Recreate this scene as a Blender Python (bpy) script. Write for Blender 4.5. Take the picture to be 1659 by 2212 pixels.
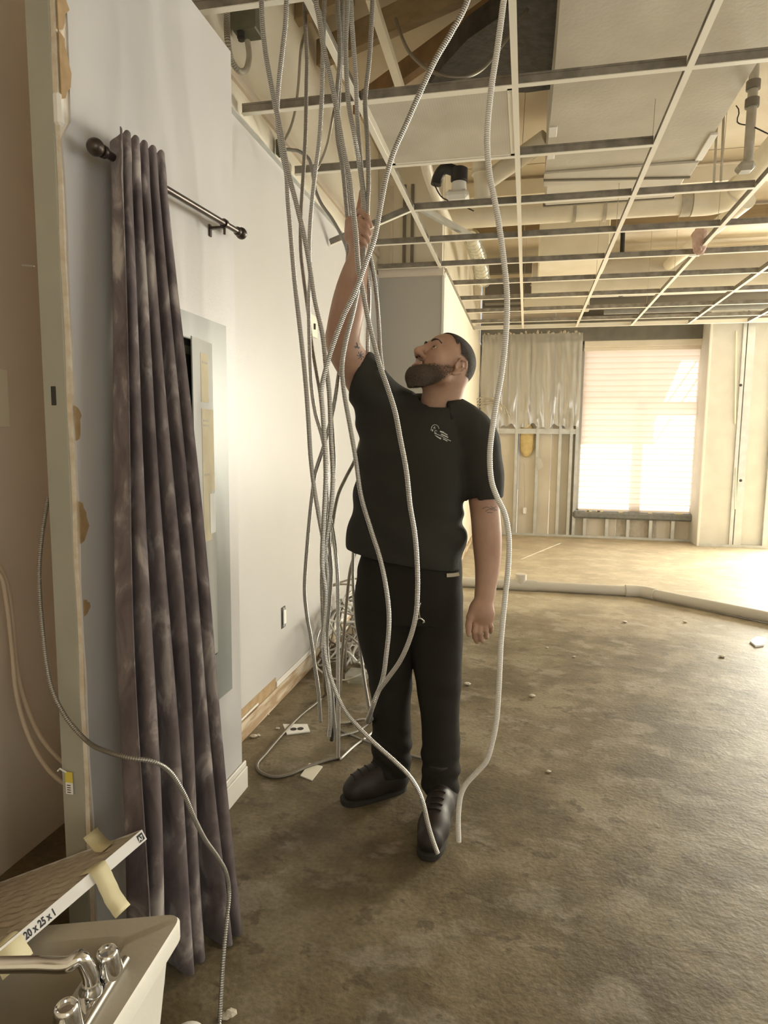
import bpy, math, random
import numpy as np
from mathutils import Vector, Matrix
from mathutils.bvhtree import BVHTree

random.seed(7); RNG = np.random.default_rng(7)
for o in list(bpy.data.objects): bpy.data.objects.remove(o, do_unlink=True)
SC = bpy.context.scene
COL = SC.collection

# ------------------------------------------------------------------ camera
W_PX, H_PX = 1659.0, 2212.0
F_PX, YAW, PITCH, ROLL, CAM_Z = 1399.44, -0.214208, 0.111673, -0.0092406, 1.33
def cam_axes():
    cy, sy, cp, sp = math.cos(YAW), math.sin(YAW), math.cos(PITCH), math.sin(PITCH)
    f = np.array([sy*cp, cy*cp, -sp]); r = np.array([cy, -sy, 0.0]); d = np.cross(f, r)
    cr, sr = math.cos(ROLL), math.sin(ROLL)
    return np.array([r*cr+d*sr, -r*sr+d*cr, f])
AX = cam_axes()
cam_d = bpy.data.cameras.new('camera'); cam = bpy.data.objects.new('camera', cam_d); COL.objects.link(cam)
cam_d.sensor_fit = 'HORIZONTAL'; cam_d.sensor_width = 36.0; cam_d.lens = 36.0*F_PX/W_PX
cam_d.clip_start = 0.02; cam_d.clip_end = 200
M = Matrix.Identity(4)
for i in range(3):
    M[i][0] = AX[0][i]; M[i][1] = -AX[1][i]; M[i][2] = -AX[2][i]
M[2][3] = CAM_Z
cam.matrix_world = M
SC.camera = cam

# ------------------------------------------------------------------ world, sun, window lamps, exposure
wd = bpy.data.worlds.new('sky'); SC.world = wd; wd.use_nodes = True
wd.node_tree.nodes['Background'].inputs[0].default_value = (0.80, 0.88, 1.0, 1)
wd.node_tree.nodes['Background'].inputs[1].default_value = 0.7
def lamp(name, kind, energy, color, loc, direction, size=None):
    l = bpy.data.lights.new(name, kind); l.energy = energy; l.color = color
    o = bpy.data.objects.new(name, l); COL.objects.link(o); o.location = loc
    o.rotation_euler = Vector(direction).to_track_quat('-Z', 'Y').to_euler()
    if kind == 'AREA': l.shape = 'RECTANGLE'; l.size, l.size_y = size
    if kind == 'SUN': l.angle = math.radians(0.6)
    return o
SUN_DIR = Vector((-0.30, -0.80, -0.52)).normalized()
lamp('sun', 'SUN', 9.0, (1.0, 0.93, 0.80), (3, 14, 6), SUN_DIR)
# daylight entering through the window of the far wall and the shopfront windows at right; the back lamp is added fill
lamp('daylight_far_window', 'AREA', 12, (1.0, 0.92, 0.82), (1.5, 9.395, 1.5), (0, -1, 0), (1.5, 2.1))
lamp('daylight_far_right_window', 'AREA', 690, (1.0, 0.93, 0.785), (4.0, 9.15, 1.7), (-0.15, -1, -0.24), (1.5, 2.0))
lamp('daylight_side_window', 'AREA', 96, (1.0, 0.97, 0.93), (5.2, 3.4, 1.6), (-1, 0, 0), (3.6, 1.8))
lamp('fill_back', 'AREA', 44, (1.0, 0.96, 0.90), (2.6, -2.25, 1.6), (0, 1, 0), (2.4, 1.9))
SC.view_settings.view_transform = 'Standard'
SC.view_settings.look = 'None'
SC.view_settings.gamma = 1.0
SC.view_settings.use_curve_mapping = False
SC.view_settings.exposure = 0.12
SC.cycles.use_denoising = True
SC.cycles.max_bounces = 10
SC.cycles.diffuse_bounces = 6
SC.cycles.transparent_max_bounces = 12
SC.cycles.sample_clamp_indirect = 6.0

# ------------------------------------------------------------------ helpers
def ray(px, py):
    return np.array([(px-W_PX/2)/F_PX, (py-H_PX/2)/F_PX, 1.0]) @ AX
CAM = np.array([0, 0, CAM_Z])
def at_y(px, py, y): d = ray(px, py); return CAM + d*(y/d[1])
def at_x(px, py, x): d = ray(px, py); return CAM + d*(x/d[0])
def at_z(px, py, z): d = ray(px, py); return CAM + d*((z-CAM_Z)/d[2])

def tag(o, label, cat=None, group=None, kind=None):
    o['label'] = label
    if cat: o['category'] = cat
    if group: o['group'] = group
    if kind: o['kind'] = kind
    return o
ORIG = {}
def empty(name, loc, label, cat, group=None, kind=None):
    o = bpy.data.objects.new(name, None); COL.objects.link(o); o.location = Vector(loc)
    ORIG[o.name] = np.array(loc, float)
    return tag(o, label, cat, group, kind)
def root_loc(p):
    while p.parent: p = p.parent
    return ORIG[p.name]
def obj(name, V, F, mat, parent=None, smooth=False, origin=None):
    V = np.asarray(V, float)
    if parent is None:
        lo, hi = V.min(0), V.max(0)
        org = np.array([(lo[0]+hi[0])/2, (lo[1]+hi[1])/2, lo[2]]) if origin is None else np.array(origin, float)
    else: org = root_loc(parent)
    me = bpy.data.meshes.new(name)
    me.from_pydata((V-org).tolist(), [], F if isinstance(F, list) else F.tolist())
    me.update()
    o = bpy.data.objects.new(name, me); COL.objects.link(o)
    if parent is None: o.location = Vector(org); ORIG[o.name] = org
    else: o.parent = parent
    mats = mat if isinstance(mat, (list, tuple)) else [mat]
    for m in mats: me.materials.append(m)
    if smooth:
        me.polygons.foreach_set('use_smooth', np.ones(len(me.polygons), bool))
        if smooth != True:
            me.set_sharp_from_angle(angle=math.radians(smooth))
    return o
class MB:
    """collects boxes, prisms, tubes; build() links them as one mesh object"""
    def __init__(s): s.V = []; s.F = []; s.n = 0; s.mi = []
    def add(s, V, F, mi=0):
        s.V.append(np.asarray(V, float)); s.F += [[i+s.n for i in f] for f in F]; s.n += len(V); s.mi += [mi]*len(F); return s
    def box(s, lo, hi, bev=0.0, mi=0, M=None):
        lo = np.minimum(lo, hi).astype(float) if False else np.array(lo, float); hi = np.array(hi, float)
        if bev <= 0:
            V = np.array([[ (lo, hi)[i][0], (lo, hi)[j][1], (lo, hi)[k][2]] for i in (0,1) for j in (0,1) for k in (0,1)])
            F = [[0,1,3,2],[4,6,7,5],[0,4,5,1],[2,3,7,6],[0,2,6,4],[1,5,7,3]]
        else:
            b = min(bev, 0.49*min(hi-lo)); V = []; idx = {}
            for i in (0,1):
                for j in (0,1):
                    for k in (0,1):
                        c = np.array([(lo,hi)[i][0], (lo,hi)[j][1], (lo,hi)[k][2]]); sgn = np.array([1-2*i, 1-2*j, 1-2*k])
                        for a in range(3):
                            v = c + sgn*b; v[a] = c[a]; idx[(i,j,k,a)] = len(V); V.append(v)
            F = []
            q = lambda *t: F.append([idx[x] for x in t])
            for i in (0,1):
                q((i,0,0,0),(i,0,1,0),(i,1,1,0),(i,1,0,0)); q((0,i,0,1),(1,i,0,1),(1,i,1,1),(0,i,1,1)); q((0,0,i,2),(0,1,i,2),(1,1,i,2),(1,0,i,2))
                for j in (0,1):
                    q((0,i,j,1),(1,i,j,1),(1,i,j,2),(0,i,j,2)); q((i,0,j,0),(i,1,j,0),(i,1,j,2),(i,0,j,2)); q((i,j,0,0),(i,j,1,0),(i,j,1,1),(i,j,0,1))
                    for k in (0,1): q((i,j,k,0),(i,j,k,1),(i,j,k,2))
            V = np.array(V)
            c0 = (lo+hi)/2
            for n, f in enumerate(F):
                p = V[f]; nr = np.cross(p[1]-p[0], p[2]-p[0])
                if nr @ (p.mean(0)-c0) < 0: F[n] = f[::-1]
        if M is not None: V = V @ np.array(M)[:3,:3].T + np.array(M)[:3,3]
        return s.add(V, F, mi)
    def bar(s, a, b, w, h, up=(0,0,1), mi=0):
        a = np.array(a, float); b = np.array(b, float); d = b-a; L = np.linalg.norm(d); d /= L
        u = np.array(up, float); r = np.cross(d, u); r /= np.linalg.norm(r); u = np.cross(r, d)
        V = [a+r*x*w/2+u*y*h/2+d*t*L for t in (0,1) for x in (-1,1) for y in (-1,1)]
        return s.add(V, [[0,1,3,2],[4,6,7,5],[0,4,5,1],[2,3,7,6],[0,2,6,4],[1,5,7,3]], mi)
    def tube(s, P, r, seg=10, mi=0, cap=True):
        V, F = tube_vf(P, r, seg, cap); return s.add(V, F, mi)
    def ball(s, c, r, nu=14, nv=9, mi=0):
        V, F = ball_vf(c, r, nu, nv); return s.add(V, F, mi)
    def prism(s, pts, off, mi=0):
        """extrude a planar polygon (list of 3d points) by the vector off"""
        P = np.array(pts, float); n = len(P); V = np.vstack([P, P+np.array(off, float)])
        F = [list(range(n))[::-1], list(range(n, 2*n))] + [[i, (i+1)%n, n+(i+1)%n, n+i] for i in range(n)]
        return s.add(V, F, mi)
    def lathe(s, c, axis, prof, seg=20, mi=0):
        ax = np.array(axis, float); ax /= np.linalg.norm(ax)
        u = np.cross(ax, [0.13, 0.31, 0.95]); u /= np.linalg.norm(u); v = np.cross(ax, u); V = []; F = []
        for (t, r) in prof:
            for k in range(seg):
                a = 2*math.pi*k/seg; V.append(np.array(c)+ax*t+(u*math.cos(a)+v*math.sin(a))*max(r, 1e-4))
        for i in range(len(prof)-1):
            for k in range(seg):
                k2 = (k+1) % seg; F.append([i*seg+k, i*seg+k2, (i+1)*seg+k2, (i+1)*seg+k])
        F.append(list(range(seg))[::-1]); F.append([(len(prof)-1)*seg+k for k in range(seg)])
        return s.add(V, F, mi)
    def build(s, name, mat, parent=None, smooth=False, origin=None):
        o = obj(name, np.vstack(s.V), s.F, mat, parent, smooth, origin)
        if any(s.mi): o.data.polygons.foreach_set('material_index', np.array(s.mi, dtype=np.int32))
        return o
def ball_vf(c, r, nu=14, nv=9):
    r = np.array([r]*3 if np.isscalar(r) else r, float); V = [[0,0,1]]; F = []
    for j in range(1, nv):
        for i in range(nu):
            t = math.pi*j/nv; a = 2*math.pi*i/nu; V.append([math.sin(t)*math.cos(a), math.sin(t)*math.sin(a), math.cos(t)])
    V.append([0,0,-1]); n = len(V)-1
    for i in range(nu):
        F.append([0, 1+i, 1+(i+1)%nu]); b = 1+(nv-2)*nu; F.append([n, b+(i+1)%nu, b+i])
        for j in range(nv-2):
            a = 1+j*nu; F.append([a+i, a+nu+i, a+nu+(i+1)%nu, a+(i+1)%nu])
    return np.array(V)*r+np.array(c), F
def smooth_path(P, step):
    P = np.array(P, float)
    if len(P) == 2: P = np.vstack([P[0], P.mean(0), P[1]])
    Q = np.vstack([2*P[0]-P[1], P, 2*P[-1]-P[-2]]); out = []
    for i in range(1, len(Q)-2):
        p0, p1, p2, p3 = Q[i-1:i+3]
        # centripetal Catmull-Rom
        t0 = 0; t1 = t0+max(np.linalg.norm(p1-p0)**.5, 1e-4); t2 = t1+max(np.linalg.norm(p2-p1)**.5, 1e-4); t3 = t2+max(np.linalg.norm(p3-p2)**.5, 1e-4)
        t = np.linspace(t1, t2, 24, endpoint=False)[:, None]
        A1 = (t1-t)/(t1-t0)*p0+(t-t0)/(t1-t0)*p1; A2 = (t2-t)/(t2-t1)*p1+(t-t1)/(t2-t1)*p2; A3 = (t3-t)/(t3-t2)*p2+(t-t2)/(t3-t2)*p3
        B1 = (t2-t)/(t2-t0)*A1+(t-t0)/(t2-t0)*A2; B2 = (t3-t)/(t3-t1)*A2+(t-t1)/(t3-t1)*A3
        out.append((t2-t)/(t2-t1)*B1+(t-t1)/(t2-t1)*B2)
    C = np.vstack(out+[P[-1:]])
    s = np.concatenate([[0], np.cumsum(np.linalg.norm(np.diff(C, axis=0), axis=1))])
    n = max(2, int(round(s[-1]/step))+1); u = np.linspace(0, s[-1], n)
    return np.stack([np.interp(u, s, C[:, k]) for k in range(C.shape[1])], 1)
def tube_vf(P, r, seg=8, cap=True):
    P = np.array(P, float); n = len(P); R = np.full(n, r) if np.isscalar(r) else np.array(r, float)
    T = np.gradient(P, axis=0); T /= np.linalg.norm(T, axis=1)[:, None]
    u = np.cross(T[0], [0.3, 0.5, 0.81]); u /= np.linalg.norm(u); U = [u]
    for i in range(1, n):
        u = U[-1]-T[i]*(U[-1] @ T[i]); U.append(u/np.linalg.norm(u))
    U = np.array(U); Vv = np.cross(T, U); a = 2*np.pi*np.arange(seg)/seg
    V = (P[:, None, :]+R[:, None, None]*(U[:, None, :]*np.cos(a)[None, :, None]+Vv[:, None, :]*np.sin(a)[None, :, None])).reshape(-1, 3)
    i = np.arange(n-1)[:, None]*seg; k = np.arange(seg)[None, :]; k2 = (k+1) % seg
    F = np.stack([i+k, i+k2, i+seg+k2, i+seg+k], -1).reshape(-1, 4).tolist()
    if cap: F += [list(range(seg))[::-1], [(n-1)*seg+q for q in range(seg)]]
    return V, F

# ------------------------------------------------------------------ materials
def mat(name, col, rough=0.6, metal=0.0, col2=None, nscale=6.0, bump=0.0, bscale=60.0, spec=0.5, detail=5.0, lo=0.35, hi=0.65, stretch=None, coat=0.0):
    m = bpy.data.materials.new(name); m.use_nodes = True; nt = m.node_tree; b = nt.nodes['Principled BSDF']
    b.inputs['Base Color'].default_value = (*col, 1); b.inputs['Roughness'].default_value = rough; b.inputs['Metallic'].default_value = metal
    b.inputs['Specular IOR Level'].default_value = spec
    if coat: b.inputs['Coat Weight'].default_value = coat; b.inputs['Coat Roughness'].default_value = 0.12
    tc = nt.nodes.new('ShaderNodeTexCoord'); src = tc.outputs['Object']
    if stretch:
        mp = nt.nodes.new('ShaderNodeMapping'); mp.inputs['Scale'].default_value = stretch; nt.links.new(src, mp.inputs[0]); src = mp.outputs[0]
    if col2:
        n = nt.nodes.new('ShaderNodeTexNoise'); n.inputs['Scale'].default_value = nscale; n.inputs['Detail'].default_value = detail; nt.links.new(src, n.inputs['Vector'])
        r = nt.nodes.new('ShaderNodeValToRGB'); r.color_ramp.elements[0].position = lo; r.color_ramp.elements[1].position = hi
        r.color_ramp.elements[0].color = (*col, 1); r.color_ramp.elements[1].color = (*col2, 1)
        nt.links.new(n.outputs[0], r.inputs[0]); nt.links.new(r.outputs[0], b.inputs['Base Color'])
    if bump:
        n2 = nt.nodes.new('ShaderNodeTexNoise'); n2.inputs['Scale'].default_value = bscale; n2.inputs['Detail'].default_value = 4; nt.links.new(src, n2.inputs['Vector'])
        bp = nt.nodes.new('ShaderNodeBump'); bp.inputs['Strength'].default_value = bump; bp.inputs['Distance'].default_value = 0.01
        nt.links.new(n2.outputs[0], bp.inputs['Height']); nt.links.new(bp.outputs[0], b.inputs['Normal'])
    return m
def N(nt, t, **kw):
    n = nt.nodes.new(t)
    for k, v in kw.items():
        if k in n.inputs: n.inputs[k].default_value = v
        else: setattr(n, k, v)
    return n
def floor_mat():
    m = bpy.data.materials.new('bare_concrete'); m.use_nodes = True; nt = m.node_tree; b = nt.nodes['Principled BSDF']; L = nt.links.new
    tc = N(nt, 'ShaderNodeTexCoord')
    n1 = N(nt, 'ShaderNodeTexNoise', Scale=2.4, Detail=7.0, Roughness=0.62); L(tc.outputs['Object'], n1.inputs['Vector'])
    r1 = N(nt, 'ShaderNodeValToRGB'); e = r1.color_ramp.elements
    e[0].position = 0.38; e[0].color = (0.190, 0.146, 0.080, 1); e[1].position = 0.62; e[1].color = (0.43, 0.36, 0.235, 1)
    x = e.new(0.5); x.color = (0.285, 0.222, 0.128, 1)
    L(n1.outputs[0], r1.inputs[0])
    mp = N(nt, 'ShaderNodeMapping'); mp.inputs['Rotation'].default_value = (0, 0, 0.6); mp.inputs['Scale'].default_value = (1.0, 1.35, 1.0); L(tc.outputs['Object'], mp.inputs[0])
    n2 = N(nt, 'ShaderNodeTexNoise', Scale=4.6, Detail=6.0, Roughness=0.58, Distortion=0.15); L(mp.outputs[0], n2.inputs['Vector'])
    r2 = N(nt, 'ShaderNodeValToRGB'); e = r2.color_ramp.elements; e[0].position = 0.54; e[0].color = (0,0,0,1); e[1].position = 0.63; e[1].color = (1,1,1,1)
    L(n2.outputs[0], r2.inputs[0])
    mx = N(nt, 'ShaderNodeMix', data_type='RGBA'); mul = N(nt, 'ShaderNodeMath', operation='MULTIPLY'); mul.inputs[1].default_value = 0.5
    L(r2.outputs[0], mul.inputs[0]); L(mul.outputs[0], mx.inputs[0]); L(r1.outputs[0], mx.inputs[6]); mx.inputs[7].default_value = (0.56, 0.49, 0.385, 1)
    # dark scrapes of torn adhesive
    n3 = N(nt, 'ShaderNodeTexNoise', Scale=8.5, Detail=6.0, Roughness=0.62, Distortion=0.2); L(mp.outputs[0], n3.inputs['Vector'])
    r3 = N(nt, 'ShaderNodeValToRGB'); e = r3.color_ramp.elements; e[0].position = 0.575; e[0].color = (0,0,0,1); e[1].position = 0.62; e[1].color = (1,1,1,1)
    L(n3.outputs[0], r3.inputs[0])
    mul2 = N(nt, 'ShaderNodeMath', operation='MULTIPLY'); mul2.inputs[1].default_value = 0.6; L(r3.outputs[0], mul2.inputs[0])
    mx2 = N(nt, 'ShaderNodeMix', data_type='RGBA'); L(mul2.outputs[0], mx2.inputs[0]); L(mx.outputs[2], mx2.inputs[6]); mx2.inputs[7].default_value = (0.15, 0.105, 0.06, 1)
    # fine grit
    n4 = N(nt, 'ShaderNodeTexNoise', Scale=70.0, Detail=4.0); L(tc.outputs['Object'], n4.inputs['Vector'])
    r4 = N(nt, 'ShaderNodeMapRange'); r4.inputs[1].default_value = 0.3; r4.inputs[2].default_value = 0.7; r4.inputs[3].default_value = 0.82; r4.inputs[4].default_value = 1.16; L(n4.outputs[0], r4.inputs[0])
    mm = N(nt, 'ShaderNodeVectorMath', operation='SCALE'); L(mx2.outputs[2], mm.inputs[0]); L(r4.outputs[0], mm.inputs['Scale']); L(mm.outputs[0], b.inputs['Base Color'])
    # light falloff painted in, over brown adhesive residue: darker near, paler far, ragged limit
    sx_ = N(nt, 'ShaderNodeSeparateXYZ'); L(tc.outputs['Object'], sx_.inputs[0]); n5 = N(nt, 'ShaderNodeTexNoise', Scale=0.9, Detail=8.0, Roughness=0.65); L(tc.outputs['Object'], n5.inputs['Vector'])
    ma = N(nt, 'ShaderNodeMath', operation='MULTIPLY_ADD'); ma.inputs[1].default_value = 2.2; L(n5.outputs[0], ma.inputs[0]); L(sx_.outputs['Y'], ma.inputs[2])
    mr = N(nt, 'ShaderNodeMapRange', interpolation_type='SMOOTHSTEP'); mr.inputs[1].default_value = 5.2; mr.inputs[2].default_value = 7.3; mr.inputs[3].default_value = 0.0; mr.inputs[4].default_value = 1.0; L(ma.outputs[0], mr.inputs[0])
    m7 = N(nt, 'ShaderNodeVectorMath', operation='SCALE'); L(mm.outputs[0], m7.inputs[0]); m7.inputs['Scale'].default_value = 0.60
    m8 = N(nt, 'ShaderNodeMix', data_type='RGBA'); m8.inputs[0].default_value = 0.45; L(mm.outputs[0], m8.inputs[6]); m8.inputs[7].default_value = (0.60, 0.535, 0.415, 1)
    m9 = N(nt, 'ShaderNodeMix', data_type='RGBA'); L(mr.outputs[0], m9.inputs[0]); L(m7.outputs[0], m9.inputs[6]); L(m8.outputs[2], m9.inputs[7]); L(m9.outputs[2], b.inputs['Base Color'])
    b.inputs['Roughness'].default_value = 0.58; b.inputs['Specular IOR Level'].default_value = 0.4
    ad = N(nt, 'ShaderNodeMath', operation='MULTIPLY_ADD'); ad.inputs[1].default_value = 0.35; L(n4.outputs[0], ad.inputs[0]); L(n3.outputs[0], ad.inputs[2])
    bp = N(nt, 'ShaderNodeBump'); bp.inputs['Strength'].default_value = 0.4; bp.inputs['Distance'].default_value = 0.009; L(ad.outputs[0], bp.inputs['Height']); L(bp.outputs[0], b.inputs['Normal'])
    return m
def clear_mat(name, tint=(1,1,1), gloss=0.12, rough=0.03, body=None, bodyf=0.0):
    m = bpy.data.materials.new(name); m.use_nodes = True; nt = m.node_tree; nt.nodes.remove(nt.nodes['Principled BSDF']); L = nt.links.new
    t = N(nt, 'ShaderNodeBsdfTransparent'); t.inputs[0].default_value = (*tint, 1); g = N(nt, 'ShaderNodeBsdfGlossy'); g.inputs['Roughness'].default_value = rough
    mx = N(nt, 'ShaderNodeMixShader'); mx.inputs[0].default_value = gloss; L(t.outputs[0], mx.inputs[1]); L(g.outputs[0], mx.inputs[2]); out = mx.outputs[0]
    if body:
        d = N(nt, 'ShaderNodeBsdfDiffuse'); d.inputs[0].default_value = (*body, 1); m2 = N(nt, 'ShaderNodeMixShader'); m2.inputs[0].default_value = bodyf
        L(out, m2.inputs[1]); L(d.outputs[0], m2.inputs[2]); out = m2.outputs[0]
    L(out, nt.nodes['Material Output'].inputs[0]); return m
def slat_mat():
    m = bpy.data.materials.new('blind_slat'); m.use_nodes = True; nt = m.node_tree; nt.nodes.remove(nt.nodes['Principled BSDF']); L = nt.links.new
    d = N(nt, 'ShaderNodeBsdfDiffuse'); d.inputs[0].default_value = (0.86, 0.76, 0.68, 1); t = N(nt, 'ShaderNodeBsdfTranslucent'); t.inputs[0].default_value = (0.90, 0.80, 0.71, 1)
    mx = N(nt, 'ShaderNodeMixShader'); mx.inputs[0].default_value = 0.52; L(d.outputs[0], mx.inputs[1]); L(t.outputs[0], mx.inputs[2]); L(mx.outputs[0], nt.nodes['Material Output'].inputs[0])
    return m
def curtain_mat():
    m = bpy.data.materials.new('mottled_curtain'); m.use_nodes = True; nt = m.node_tree; b = nt.nodes['Principled BSDF']; L = nt.links.new
    tc = N(nt, 'ShaderNodeTexCoord'); mp = N(nt, 'ShaderNodeMapping'); mp.inputs['Scale'].default_value = (8.0, 8.0, 4.2); L(tc.outputs['Object'], mp.inputs[0])
    n = N(nt, 'ShaderNodeTexNoise', Scale=1.6, Detail=5.0, Roughness=0.55, Distortion=0.6); L(mp.outputs[0], n.inputs['Vector'])
    r = N(nt, 'ShaderNodeValToRGB'); e = r.color_ramp.elements; e[0].position = 0.36; e[0].color = (0.105, 0.082, 0.088, 1); e[1].position = 0.67; e[1].color = (0.46, 0.415, 0.395, 1)
    x = e.new(0.54); x.color = (0.19, 0.158, 0.163, 1); L(n.outputs[0], r.inputs[0]); L(r.outputs[0], b.inputs['Base Color'])
    b.inputs['Roughness'].default_value = 0.8; b.inputs['Sheen Weight'].default_value = 0.05
    w = N(nt, 'ShaderNodeTexNoise', Scale=420.0, Detail=1.0); L(tc.outputs['Object'], w.inputs['Vector']); bp = N(nt, 'ShaderNodeBump'); bp.inputs['Strength'].default_value = 0.15; L(w.outputs[0], bp.inputs['Height']); L(bp.outputs[0], b.inputs['Normal'])
    return m
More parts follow.
